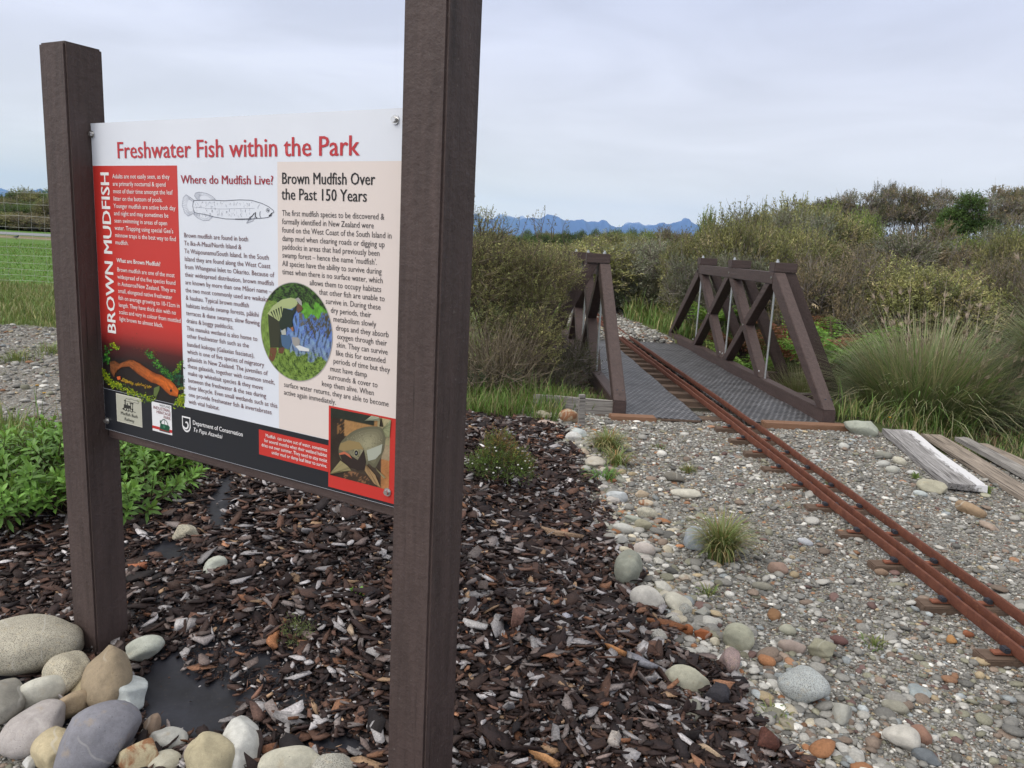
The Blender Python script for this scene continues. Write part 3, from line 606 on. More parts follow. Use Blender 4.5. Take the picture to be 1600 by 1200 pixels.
p.poly(q1([(730, 850), (800, 820), (800, 870), (760, 960), (725, 950)]), (0.10, 0.14, 0.04), 4); p.poly(q1([(945 + 14 * math.cos(a), 880 + 18 * math.sin(a)) for a in np.linspace(0, 6.28, 10)[:-1]]), (0.01, 0.01, 0.02), 6); p.poly(q1([(265, 710), (310, 700), (315, 740), (280, 750)]), (0.6, 0.12, 0.03), 5)
p.done('mudfish_photograph')

# printed round photograph: a stooping worker emptying a trap beside a pond
p = Print(2); CS, CT, CR = 0.8665, 1.2290, 0.1300
def vnoise(u, v_, f, s_): return 0.5 + 0.25 * (math.sin(u * f * 6.1 + s_ + 2 * math.sin(v_ * f * 4.3 + s_)) + math.sin(v_ * f * 5.3 - s_ + 2 * math.sin(u * f * 3.7 + 1.3 * s_)))
def pond(u, v_):
    n_ = vnoise(u, v_, 9, 1.0) * 0.35 + vnoise(v_, u, 17, 2.0) * 0.25 + rng.random() * 0.4; v2 = v_ + 0.10 * (vnoise(u, v_, 5, 3.0) - 0.5)
    if v2 > 0.79: c = (0.010, 0.020, 0.008) if n_ < 0.50 else (0.05, 0.11, 0.02)
    elif v2 > 0.5 and u > 0.62 and n_ > 0.52 and v2 < 0.68: c = (0.05, 0.045, 0.025)
    elif v2 > 0.70 and u > 0.5: c = (0.10, 0.30, 0.03)
    elif u < 0.25 and v2 > 0.25: c = (0.16, 0.25, 0.05)
    elif v2 < 0.26 or (u < 0.42 and v2 < 0.36): c = (0.16, 0.25, 0.05) if n_ > 0.4 else (0.05, 0.10, 0.02)
    elif v2 > 0.60 and u > 0.55: c = (0.10, 0.09, 0.05) if n_ > 0.45 else (0.10, 0.2, 0.4)
    else:
        k_ = max(0, (0.55 - v2) * 2.2); c = (0.12 + 0.10 * k_, 0.22 + 0.06 * k_, 0.50 - 0.22 * k_) if vnoise(u * 3, v_, 6, 4.0) > 0.3 else (0.06, 0.09, 0.15)
    b_ = 0.35 + 1.25 * n_; return (c[0] * b_, c[1] * b_, c[2] * (b_ if c[2] < .3 else 0.85 + 0.3 * n_))
def disc_raster():
    nr, na = 64, 170; n0 = len(p.v); p.v.append((CS, -LAY * 2, CT)); p.c.append(pond(.5, .5))
    for r_ in range(1, nr + 1):
        for a in range(na):
            an = 2 * math.pi * a / na; x_, y_ = CR * r_ / nr * math.cos(an), CR * r_ / nr * math.sin(an)
            p.v.append((CS + x_, -LAY * 2, CT + y_)); p.c.append(pond(.5 + x_ / CR / 2, .5 + y_ / CR / 2))
    for a in range(na): p.f.append((n0, n0 + 1 + a, n0 + 1 + (a + 1) % na))
    for r_ in range(nr - 1):
        for a in range(na):
            i0 = n0 + 1 + r_ * na; p.f.append((i0 + a, i0 + na + a, i0 + na + (a + 1) % na, i0 + (a + 1) % na))
disc_raster(); q2 = lambda pts: zz(pts, 400, 435, 7.272)
def ring(r0, r1, col, lay):
    A = np.linspace(0, 2 * math.pi, 72)
    for a, b_ in zip(A[:-1], A[1:]): p.poly([(CS + r0 * math.cos(a), CT + r0 * math.sin(a)), (CS + r1 * math.cos(a), CT + r1 * math.sin(a)), (CS + r1 * math.cos(b_), CT + r1 * math.sin(b_)), (CS + r0 * math.cos(b_), CT + r0 * math.sin(b_))], col, lay)
ring(CR - 0.0008, CR + 0.0012, (0.35, 0.34, 0.32), 3)
p.poly(q2([(140, 400), (270, 480), (285, 560), (270, 785), (165, 785), (150, 600)]), (0.035, 0.038, 0.022), 3); p.poly(q2([(275, 600), (330, 640), (330, 780), (265, 790)]), (0.025, 0.035, 0.03), 3)
p.poly(q2([(165, 785), (240, 790), (230, 880), (195, 950), (150, 910)]), (0.14, 0.06, 0.03), 3); p.poly(q2([(262, 790), (330, 780), (318, 855), (258, 850)]), (0.12, 0.05, 0.03), 3)
p.poly(q2([(285, 640), (390, 650), (410, 720), (380, 810), (330, 790), (300, 760)]), (0.06, 0.12, 0.22), 4); p.poly(q2([(410, 665), (480, 670), (505, 700), (500, 750), (460, 790), (420, 740)]), (0.30, 0.29, 0.28), 4); p.poly(q2([(455, 770), (500, 760), (610, 800), (610, 830), (500, 820)]), (0.62, 0.64, 0.66), 5)
p.poly(q2([(135, 400), (200, 310), (300, 240), (400, 218), (470, 235), (478, 300), (400, 350), (320, 335), (305, 440), (270, 490), (215, 450)]), (0.36, 0.42, 0.20), 4)
for a in range(5): p.poly(q2([(170 + a * 28, 380 - a * 14), (185 + a * 28, 372 - a * 14), (215 + a * 22, 450 + a * 6), (222 + a * 22, 470)]), (0.03, 0.04, 0.02), 5)
p.poly(q2([(315, 335), (420, 362), (472, 300), (462, 370), (432, 420), (420, 480), (427, 560), (400, 572), (370, 548), (300, 592), (280, 560), (270, 485), (300, 430)]), (0.018, 0.030, 0.022), 6)
p.poly(q2([(450, 235), (490, 216), (525, 258), (532, 312), (500, 292), (470, 252)]), (0.32, 0.31, 0.30), 6); p.poly(q2([(470, 292), (500, 290), (540, 335), (520, 372), (480, 392), (463, 352)]), (0.12, 0.06, 0.04), 5); p.poly(q2([(400, 560), (430, 548), (438, 592), (420, 602)]), (0.30, 0.13, 0.07), 7); p.poly(q2([(290, 590), (340, 560), (350, 640), (300, 640)]), (0.4, 0.42, 0.38), 5)
for _ in range(260):
    a = rng.uniform(150, 760); b_ = rng.uniform(860, 1120); s_, t_ = q2([(a, b_)])[0]
    if math.hypot(s_ - CS, t_ - CT) < CR - 0.012: p.poly([(s_ - 0.001, t_), (s_ + 0.001, t_), (s_ + rng.normal(0, 0.003), t_ + rng.uniform(0.005, 0.013))], tuple(np.array((0.17, 0.27, 0.05)) * rng.uniform(0.35, 1.5)), 6)
p.done('pond_photograph')

# printed photograph with red frame: fish head
p = Print(2); p.rect(0.9855, 1.2535, 0.8285, 1.0495, RED); FA, FB, FC, FD = 0.9925, 1.1905, 0.8620, 1.0445
def tank(u, v_):
    n_ = vnoise(u, v_, 3, 2.0) * 0.6 + 0.4 * rng.random()
    if v_ > 0.86 and u < 0.75: c = (0.02, 0.025, 0.018)
    elif u < 0.24: c = (0.03, 0.02, 0.014) if not (0.12 < u < 0.24 and v_ > 0.6 and n_ > .6) else (0.18, 0.09, 0.035)
    elif v_ > 0.64: c = (0.33, 0.18, 0.07) if u < 0.8 else (0.32, 0.28, 0.16)
    elif u > 0.86: c = (0.28, 0.22, 0.14) if v_ > 0.42 else (0.36, 0.16, 0.06)
    elif v_ < 0.13: c = (0.05, 0.03, 0.02) if n_ < .6 else (0.2, 0.10, 0.05)
    else: c = (0.05, 0.035, 0.025)
    return tuple(q * (0.65 + 0.7 * n_) for q in c)
p.raster(FA, FB, FC, FD, 56, 56, tank, 3); q3 = lambda pts: zz(pts, 505, 625, 7.275)
body = [(180, 560), (200, 490), (260, 420), (350, 350), (480, 305), (620, 300), (680, 330), (715, 400), (705, 500), (690, 580), (640, 690), (590, 770), (520, 720), (490, 780), (400, 800), (300, 760), (230, 700), (190, 640)]
bc = np.mean(body, axis=0); S = smooth_poly(np.array(body), 3)
for k_ in range(6):
    f = 1 - k_ * 0.16; p.poly(q3([tuple((q - bc) * f + bc + np.array([18, -22]) * k_ * 0.6) for q in S]), tuple(np.array((0.16, 0.15, 0.095)) * (0.75 + 0.22 * k_)), 4 + k_ * 0.2)
for _ in range(420):
    a = rng.uniform(0, 6.28); r_ = math.sqrt(rng.random()); x_, y_ = bc[0] + 235 * r_ * math.cos(a), bc[1] - 40 + 165 * r_ * math.sin(a)
    if inside(S, np.array([x_]), np.array([y_]))[0]: q_ = rng.uniform(4, 13); p.poly(q3([(x_, y_), (x_ + q_, y_ + q_ * .3), (x_ + q_ * .2, y_ + q_)]), tuple(np.array((0.20, 0.18, 0.12)) * rng.uniform(0.35, 1.7)), 5.4)
p.poly(q3([(500, 570), (680, 500), (665, 600), (600, 670), (520, 690)]), (0.36, 0.38, 0.32), 6); p.poly(q3([(205, 490), (300, 455), (420, 480), (470, 560), (360, 560), (240, 580), (185, 560)]), (0.26, 0.19, 0.085), 6)
p.poly(q3([(200, 625), (240, 592), (310, 622), (400, 680), (470, 560), (495, 700), (480, 790), (400, 800), (300, 760), (225, 695)]), (0.028, 0.018, 0.016), 6.5); p.poly(q3([(188, 605), (245, 582), (305, 615), (335, 665), (255, 612), (195, 622)]), (0.46, 0.13, 0.07), 7)
for r_, c_, l_ in ((36, (0.30, 0.28, 0.16), 7), (26, (0.01, 0.012, 0.02), 8), (7, (0.5, 0.5, 0.5), 9)): p.poly(q3([(385 + r_ * .8 * math.cos(a), 600 + r_ * 1.2 * math.sin(a)) for a in np.linspace(0, 6.28, 14)[:-1]]), c_, l_)
for fp, c_ in (([(80, 840), (205, 685), (290, 750), (330, 800), (180, 810)], (0.28, 0.24, 0.12)), ([(495, 730), (600, 850), (660, 990), (590, 950), (480, 800)], (0.34, 0.22, 0.11)), ([(600, 760), (720, 880), (700, 890), (620, 800)], (0.30, 0.26, 0.14)), ([(650, 300), (665, 190), (690, 300)], (0.04, 0.03, 0.02)), ([(680, 330), (780, 220), (760, 420), (720, 420)], (0.26, 0.27, 0.15)), ([(480, 235), (560, 175), (640, 190), (650, 230)], (0.36, 0.38, 0.27))):
    p.poly(q3(fp), c_, 7.5)
    for _ in range(9):
        k_ = rng.integers(1, len(fp)); f = rng.uniform(0.2, 0.95); p.stroke(q3([fp[0], tuple(np.array(fp[k_]) * f + np.array(fp[k_ - 1]) * (1 - f))]), 0.0006, tuple(q * 0.5 for q in c_), 8.5)
p.done('fish_head_photograph')

# ---------------------------------------------------------------- the footbridge with king-post trusses
BX, BY, BZ = 2.869 - 0.9475, 6.754, -0.017
bridge = empty('truss_bridge', (BX, BY, BZ), (R(-0.54), 0, R(1.46)))
tag(bridge, 'small brown timber truss bridge carrying the miniature railway over a ditch', 'bridge')
BL, BH, BD, BDT, T2, R1, RP = 6.435, 1.316, 0.138, 0.128, 0.0575, 1.72, 1.555
for sg in (-1, 1):
    c = sg * 0.9475; x0, x1 = c - T2, c + T2
    box('bottom_chord', x0, x1, 0.0, BL, 0.002, BD, M_BEAM, bridge, 0.006)
    box('top_chord', x0, x1, R1 - 0.065, R1 + 2 * RP + 0.065, BH - BDT, BH, M_BEAM, bridge, 0.006)
    for mir in (0, 1):
        q = lambda u: (BL - u) if mir else u
        pts = [(q(0.004), BD + 0.002), (q(0.165), BD + 0.002), (q(R1 - 0.068), BH - 0.17), (q(R1 - 0.068), BH - 0.002), (q(R1 - 0.115), BH - 0.002)]
        st_ = bmesh_to('end_strut', prism_x(pts, x0, x1), M_BEAM, bridge, 0.006)
        for k in (-1, 1):
            for (u, z_) in ((R1 - 0.17, BH - 0.09), (0.09, BD + 0.09)):
                cyl('bolt_head', (c + k * 0.026, q(u - 0.02), z_), (c + k * 0.026, q(u - 0.034), z_ + 0.004), 0.006, M_WELD, st_, 8)
    zt, zb = BH - BDT - 0.002, BD + 0.002; um = R1 + RP
    for s_ in (-1, 1):                                   # whole braces fall from the middle of the top chord, the others are let into them
        for whole in (1, 0):
            ut, ub = (um + s_ * 0.012, um + s_ * (RP - 0.02)) if whole else (um + s_ * (RP - 0.03), um + s_ * 0.03)
            sn = 1 if ub > ut else -1; wd = 0.17; t = T2 if whole else T2 - 0.006
            pts = [(ut, zt), (ut + sn * wd, zt), (ub, zb), (ub - sn * wd, zb)]
            bmesh_to('brace', prism_x(pts, c - t, c + t), M_BEAM, bridge, 0.005)
    for u_, z_ in ((R1 - 0.02, BH - 0.06), (um, BH - 0.06), (R1 + 2 * RP + 0.02, BH - 0.06), (um - 0.06, BD + 0.07), (um + 0.06, BD + 0.07), (R1 + 0.06, BD + 0.07), (R1 + 2 * RP - 0.06, BD + 0.07), (um - RP / 2, 0.66), (um + RP / 2, 0.66)):
        cyl('bolt_head', (x0 + 0.004 if sg > 0 else x1 - 0.004, u_, z_), (x0 - 0.006 if sg > 0 else x1 + 0.006, u_, z_), 0.011, M_BOLT, bridge, 8)
    for k in range(3):
        u = R1 + k * RP
        rod = cyl('tie_rod', (c, u, 0.05), (c, u, BH + 0.14), 0.0115, M_STEEL, bridge, 10)
        xo = (c - sg * T2, c + sg * 0.195); xa, xb = min(xo), max(xo)
        cap = box('cap_block', xa, xb, u - 0.085, u + 0.085, BH + 0.003, BH + 0.105, M_BEAMX, bridge, 0.006)
        cyl('nut', (c, u, BH + 0.105), (c, u, BH + 0.122), 0.02, M_STEEL, cap, 6)
        xf = c + sg * 0.80; xt = c + sg * 0.125          # raking strut, top inside the cap, foot on the outrigger
        pts = [(xt - sg * 0.062, BH), (xt + sg * 0.066, BH), (xf + sg * 0.06, -0.012), (xf - sg * 0.085, -0.012)]
        bmesh_to('raking_strut', prism_y(pts, u - 0.062, u + 0.062), M_BEAM, bridge, 0.005)
        xs = sorted((c + sg * 0.05, xf + sg * 0.13))
        box('outrigger', xs[0], xs[1], u - 0.07, u + 0.07, -0.145, -0.014, M_BEAMX, bridge, 0.005)
    for k in range(16):
        u = 0.1 + k * 0.41
        a, b = (c - sg * 0.06, c + sg * 0.20); xs = sorted((c + sg * 0.0, c + sg * 0.21))
for k in range(16):                                      # cross boards under rails and mats
    u = 0.12 + k * 0.412; e1, e2 = rng.uniform(-0.03, 0.03, 2)
    box('deck_board', -1.17 + e1, 1.12 + e2, u - 0.075, u + 0.075, -0.085, -0.002, M_SLEEP, bridge, 0.004)
for x_ in (-0.6, 0.55):
    box('stringer', x_ - 0.06, x_ + 0.06, -0.12, BL + 0.12, -0.24, -0.089, M_BEAM, bridge, 0.005)
box('abutment_timber', -1.06, -0.66, -0.24, -0.10, -0.09, 0.050, M_ABUT, bridge, 0.006)
box('abutment_timber', 0.30, 1.08, -0.22, -0.08, -0.09, 0.048, M_ABUT, bridge, 0.006)
box('abutment_timber', 0.30, 1.06, BL + 0.05, BL + 0.2, -0.09, 0.02, M_ABUT, bridge, 0.006)
def m_mat():
    b = NB('black_rubber_mat'); v = b.coord('Object')
    br = b.n('ShaderNodeTexBrick'); br.offset = 0.5; br.inputs['Scale'].default_value = 1.0; br.inputs['Brick Width'].default_value = 0.055; br.inputs['Row Height'].default_value = 0.062; br.inputs['Mortar Size'].default_value = 0.011; br.inputs['Mortar Smooth'].default_value = 0.2
    br.inputs['Color1'].default_value = (0.010, 0.010, 0.011, 1); br.inputs['Color2'].default_value = (0.026, 0.026, 0.029, 1); br.inputs['Mortar'].default_value = (0.105, 0.105, 0.113, 1)  # mortar colour paints the sheen highlights on the mat's ribs
    b.l(v, br.inputs['Vector']); n = b.noise(v, 6, 5, 0.65); n2 = b.noise(v, 45, 3, 0.6)
    c = b.scale(br.outputs['Color'], b.rng(n, 0.3, 0.7, 0.5, 1.7)); c = b.mix(b.rng(n2, 0.60, 0.72, 0, 0.5), c, (0.16, 0.155, 0.145)); b.base(c)
    b.bump(br.outputs['Fac'], 0.9, 0.008); return b.fin(0.5, 0.4)
M_MAT = m_mat()
for (xa, xb) in ((-0.885, -0.225), (0.165, 0.885)):
    for k in range(4):
        ya = 0.02 + k * 1.6 - (0.12 if k == 0 else 0); yb = min(0.02 + (k + 1) * 1.6 - 0.008, BL)
        bm = bmesh.new(); nx_, ny_ = 6, 14
        g_ = [[bm.verts.new((xa + (xb - xa) * i_ / nx_, ya + (yb - ya) * j / ny_, 0.024 + 0.006 * math.sin(7 * j / ny_ + k + 5 * i_ / nx_) * (0.3 + rng.random()))) for i_ in range(nx_ + 1)] for j in range(ny_ + 1)]
        for j in range(ny_):
            for i_ in range(nx_): bm.faces.new((g_[j][i_], g_[j][i_ + 1], g_[j + 1][i_ + 1], g_[j + 1][i_]))
        r_ = bmesh.ops.extrude_face_region(bm, geom=list(bm.faces)); bmesh.ops.translate(bm, verts=[v for v in r_['geom'] if isinstance(v, bmesh.types.BMVert)], vec=(0, 0, -0.018))
        bmesh_to('deck_mat', bm, M_MAT, bridge, 0)
    box('mat_edge_strip', xa + 0.01, xb - 0.02, -0.115, -0.10, 0.002, 0.02, M_SLEEP, bridge, 0.002)

# ---------------------------------------------------------------- miniature railway
track = empty('railway_track', (1.95, 3.5, 0)); tag(track, 'rusty three-rail miniature railway track laid on short sleepers in the gravel', 'railway track')
def trk(y):                                               # offset of the line across and height of the rail foot
    y = np.asarray(y, float)
    return -0.0275 * y + 0.003 * np.sin(y * 1.1), np.where(y > 6.75, -0.0094 * (y - 6.75), 0) + 0.006 * (1 - sm((y - 5.6) / 1.0)) + 0.012 * sm((y - 13) / .5)
PROF = [(-0.0065, 0), (0.0065, 0), (0.007, 0.002), (0.007, 0.044), (0.0056, 0.046), (-0.0056, 0.046), (-0.007, 0.044), (-0.007, 0.002)]
ys = np.concatenate([np.arange(-1.2, 6.8, 0.25), np.arange(6.9, 17.5, 0.35)])
for xr_ in (2.036, 2.102, 2.238):
    ox, oz = trk(ys); P = np.array(PROF); k = len(P)
    V = np.stack([(xr_ - 1.95 + ox)[:, None] + P[None, :, 0], np.repeat((ys - 3.5)[:, None], k, 1), (0.0345 + oz + 0.0022 * np.sin(ys * 4.2 + xr_ * 9) + 0.001 * np.sin(ys * 11 + xr_))[:, None] + P[None, :, 1]], -1).reshape(-1, 3)
    i_ = np.arange(len(ys) - 1)[:, None] * k; j = np.arange(k)[None]; j2 = (j + 1) % k
    F = np.stack([i_ + j, i_ + j2, i_ + k + j2, i_ + k + j], -1).reshape(-1, 4)
    link('rail', npmesh('rail', V, F, M_RUST), None, track)
sl = [6.32, 5.94, 5.54, 5.15, 4.76, 4.37, 3.96, 3.57, 3.15, 2.73, 2.32, 1.90, 13.6, 14.2, 14.8, 15.4, 16.0]
sl_w = {0: -0.1}
def sleeper(y):
    ox, oz = trk(y); ox, oz = float(ox), float(oz); a = rng.normal(0, 0.02)
    L0, L1 = 1.905 + rng.normal(0, 0.012), 2.29 + rng.normal(0, 0.015)
    bm = box_bm(L0 - 2.10, L1 - 2.10, -0.045, 0.045, -0.045, 0.022 + rng.uniform(-0.003, 0.003))
    s_ = bmesh_to('sleeper', bm, M_SLEEP, track, 0.005, loc=(2.10 - 1.95 + ox, y - 3.5, oz), rot=(0, 0, a))
    bmesh_to('tie_bar', box_bm(-0.135, 0.135, -0.017, 0.017, 0.0255, 0.0345), M_TIE, s_, 0.002)
    for x_ in (2.036, 2.102, 2.238):
        bmesh_to('rail_clip', box_bm(x_ - 2.10 - 0.034, x_ - 2.10 - 0.009, -0.019, 0.019, 0.030, 0.052), M_WELD, s_, 0.004)
for y in sl: sleeper(y)

# ---------------------------------------------------------------- planks, stake, timber edging
def plank(name, p0, p1, wid, th, m, label, z0, z1=None, group=None, twist=0.0, nail=False):
    p0 = np.array([*p0, z0]); p1 = np.array([*p1, z0 if z1 is None else z1]); d = p1 - p0; L = np.linalg.norm(d)
    bm = bmesh.new(); n = 18; rows = []
    for i_ in range(n + 1):
        t = i_ / n; ea = 0.02 * rng.random() if i_ in (0, n) else 0
        yw = wid / 2 * (1 + 0.04 * math.sin(9 * t + wid * 30)); rows.append([bm.verts.new((L * t + (ea + rng.uniform(0, 0.025)) * (1 if i_ == 0 else -1 if i_ == n else 0), y_, z_ + 0.006 * math.sin(5 * t + th * 40))) for y_, z_ in ((-yw, -th / 2), (yw, -th / 2), (yw, th / 2), (yw * 0.3, th / 2 + 0.002), (-yw * 0.4, th / 2 - 0.002), (-yw, th / 2))])
    for a, b in zip(rows[:-1], rows[1:]):
        for j in range(6): bm.faces.new((a[j], a[(j + 1) % 6], b[(j + 1) % 6], b[j]))
    bm.faces.new(rows[0][::-1]); bm.faces.new(rows[-1])
    o = bmesh_to(name, bm, m, None, 0.0, loc=tuple(p0), rot=(twist, -math.asin(d[2] / L), math.atan2(d[1], d[0])))
    return tag(o, label, 'plank', group)
PG = 'weathered planks lying on the gravel edge'
plank('timber_plank', (3.31, 6.42), (3.03, 4.86), 0.25, 0.045, M_PAINTWOOD, 'short thick grey plank with flaking white paint along its top', 0.04, 0.035, PG)
plank('timber_plank', (3.60, 6.42), (3.30, 4.10), 0.17, 0.028, M_TANWOOD, 'long pale tan plank lying right beside the white painted plank', 0.02, 0.03, PG)
plank('timber_plank', (3.78, 6.30), (3.60, 4.4), 0.11, 0.035, M_GREYWOOD, 'grey weathered plank between the tan plank and the split board', 0.035, 0.05, PG)
plank('timber_plank', (3.92, 6.28), (3.86, 4.6), 0.13, 0.028, M_TANWOOD, 'split brown board lying nearest the grass at the right edge', 0.0, 0.03, PG)
g0 = gp(908, 667); bm = box_bm(-0.025, 0.025, -0.02, 0.02, -0.15, 0.275)
tag(bmesh_to('wooden_stake', bm, M_GREYWOOD, None, 0.003, loc=(g0[0], g0[1], g0[2]), rot=(0.02, R(-2.5), 0.2)), 'thin grey wooden stake standing by the rust-stained rock', 'stake')
plank('edging_board', (0.18, 6.86), (1.02, 6.80), 0.05, 0.17, M_GREYWOOD, 'grey edging board on edge behind the rust-stained rock', 0.03)

# ---------------------------------------------------------------- icospheres for stones and pebbles
def ico(sub):
    bm = bmesh.new(); bmesh.ops.create_icosphere(bm, subdivisions=sub, radius=1.0)
    V = np.array([v.co for v in bm.verts]); F = np.array([[v.index for v in f.verts] for f in bm.faces]); bm.free(); return V, F
ICO = {k: ico(k) for k in (1, 2, 4, 5)}
def stone_shape(kind, sub, g):
    V, F = ICO[sub]; V = V.copy()
    ncut, lo, hi, soft = {'round': (8, 0.72, 0.93, 0.75), 'ang': (11, 0.55, 0.8, 0.92), 'flat': (6, 0.75, 0.95, 0.7), 'pear': (5, 0.78, 0.95, 0.7)}[kind]
    for _ in range(ncut):
        n = unit(g.normal(size=3)); d = g.uniform(lo, hi); e = np.maximum(V @ n - d, 0); V -= (e * soft)[:, None] * n[None]
    f = g.normal(0, 1.0, (9, 3)) * np.array([1.2, 1.2, 1.2, 2.4, 2.4, 2.4, 5, 5, 8])[:, None]; ph = g.uniform(0, 6.28, 9); am = np.array([.10, .09, .08, .035, .035, .03, .014, .012, .007]) * (0.8 if kind != 'ang' else 1.15)
    V = V * (1 + (np.sin(V @ f.T + ph) * am).sum(1))[:, None]
    if kind == 'pear': V[:, :2] *= (1 - 0.32 * np.clip(V[:, 2:3], -1, 1))
    return V, F
SN = [0]
def stone(label, px, py, wpx, hpx, col, kind='round', tex='plain', yaw=0.0, tall=0.62, tilt=0.0, lift=0.0, cat='stone', group=None, name='river_stone', sub=4):
    SN[0] += 1; g = np.random.default_rng(900 + SN[0])
    p = gp(px, py + 0.15 * hpx); d = np.linalg.norm(p - EYE); r_ = ray(px, py); sinp = -r_[2] / np.linalg.norm(r_); cosp = math.sqrt(1 - sinp ** 2)
    sx = wpx * d / FPX / 2 / (np.linalg.norm(r_)); ha = hpx * d / FPX / 2 / np.linalg.norm(r_)
    sz = min(tall * sx, ha / max(cosp, 0.3) * 0.97); sy2 = (ha ** 2 - (sz * cosp) ** 2) / sinp ** 2; sy = float(np.clip(math.sqrt(max(sy2, 0.02 * sx * sx)), 0.45 * sx, 1.9 * sx))
    V, F = stone_shape(kind, sub, g); V /= np.abs(V).max(0)
    V = V * np.array([sx, sy, sz]) if abs(yaw) < 1e-6 else V * np.array([sx, sy, sz])
    c = gp(px, py, lift + sz * 0.7); me = npmesh(name, V, F, M_STONE[tex], smooth=True)
    az = math.atan2(-r_[0], r_[1]); o = link(name, me, None, None, loc=tuple(c), rot=(tilt, yaw, az))
    o.color = (*col, 1); tag(o, label, cat, group); return o
PW, PBL, PG_, CR_, TAN, OLV, MAU, SLT, YEL, BRN, WHI, GRN = (0.50, 0.50, 0.47), (0.46, 0.50, 0.50), (0.40, 0.40, 0.38), (0.50, 0.46, 0.36), (0.36, 0.28, 0.19), (0.33, 0.31, 0.23), (0.40, 0.37, 0.36), (0.22, 0.22, 0.25), (0.48, 0.41, 0.27), (0.22, 0.15, 0.10), (0.56, 0.56, 0.55), (0.36, 0.38, 0.33)
G1 = 'river stones edging the bark bed under the sign'
for a in (
 ('big speckled granite boulder at the left edge, left of the sign post foot', 38, 1005, 158, 92, (0.46, 0.43, 0.35), 'flat', 'granite', 0.0, .5),
 ('cream speckled round stone below the granite boulder', 106, 1050, 68, 66, CR_, 'round', 'granite', 0.1, .8),
 ('brown pear shaped stone leaning upright against the left sign post', 172, 1052, 74, 100, (0.30, 0.24, 0.165), 'pear', 'plain', 0.15, 1.25),
 ('pale oval stone with dark nicks below the granite boulder', 60, 1086, 86, 46, (0.50, 0.49, 0.43), 'round', 'plain', -0.1, .6),
 ('small cream stone wedged beside the brown pear shaped stone', 126, 1070, 30, 44, YEL, 'round', 'plain', 0, .9),
 ('squarish pale blue stone right of the brown pear shaped stone', 203, 1080, 54, 54, (0.50, 0.54, 0.54), 'ang', 'plain', 0.1, .8),
 ('pale green oval stone at the foot of the left sign post', 224, 1014, 62, 38, (0.42, 0.44, 0.39), 'round', 'plain', -0.3, .6),
 ('dark grey brown stone cut by the left edge of the view', 8, 1098, 66, 84, (0.25, 0.24, 0.21), 'round', 'plain', 0, .9),
 ('pale mauve grey smooth stone left of the slate grey stone', 52, 1140, 98, 72, MAU, 'round', 'plain', -0.35, .6),
 ('tan stone tucked above the large slate grey stone', 112, 1102, 58, 38, TAN, 'round', 'plain', -0.2, .7),
 ('large smooth slate grey stone in front of the left post', 156, 1150, 138, 112, SLT, 'round', 'plain', -0.5, .75),
 ('yellow cream stone half under the slate grey stone', 82, 1172, 62, 74, YEL, 'round', 'plain', 0, .9),
 ('slim brown stone standing against the black plastic sheet', 237, 1134, 26, 54, (0.26, 0.19, 0.14), 'round', 'plain', 0.3, 1.5),
 ('smooth white grey oval stone below the slim brown stone', 262, 1156, 64, 40, (0.48, 0.48, 0.45), 'round', 'plain', 0.3, .6),
 ('cracked cream yellow stone at the bottom edge, left of two others', 212, 1184, 70, 54, YEL, 'ang', 'stained', 0, .8),
 ('grey cream stone with an orange spot at the bottom edge', 258, 1190, 54, 40, (0.44, 0.42, 0.34), 'round', 'plain', 0, .7),
 ('large olive tan rounded stone at the bottom edge', 322, 1184, 96, 84, (0.42, 0.37, 0.25), 'round', 'plain', 0, .85),
 ('large white angular stone beside the black plastic sheet', 374, 1156, 84, 94, (0.56, 0.56, 0.53), 'ang', 'plain', 0.5, .95),
 ('flat cream white stone at the bottom edge right of the angular one', 458, 1192, 104, 46, (0.52, 0.50, 0.41), 'flat', 'plain', 0, .5),
 ('grey speckled granite stone at the bottom edge beside the right post', 522, 1198, 70, 42, (0.42, 0.41, 0.36), 'round', 'granite', 0, .6),
 ('small white stone on the gravel in the bottom left corner', 49, 1190, 28, 28, WHI, 'ang', 'plain', 0, .8)):
    stone(a[0], *a[1:5], a[5], a[6], a[7], yaw=a[8], tall=a[9], group=G1, lift=0.0 if a[2] > 1120 else 0.02)
G2 = 'stones lying on the bark mulch'
for a in (
 ('rough cream stone on the bark under the left half of the sign', 295, 833, 48, 30, CR_, 'ang', 'granite', 0, .7),
 ('pale greenish shell like stone on the bark under the sign', 333, 886, 46, 28, (0.46, 0.48, 0.42), 'flat', 'plain', -0.5, .6),
 ('flat orange rock on the bark just below the board', 333, 722, 44, 16, (0.36, 0.17, 0.07), 'ang', 'plain', 0, .5)):
    stone(a[0], *a[1:5], a[5], a[6], a[7], yaw=a[8], tall=a[9], group=G2)
G3 = 'stones along the edge between bark and gravel'
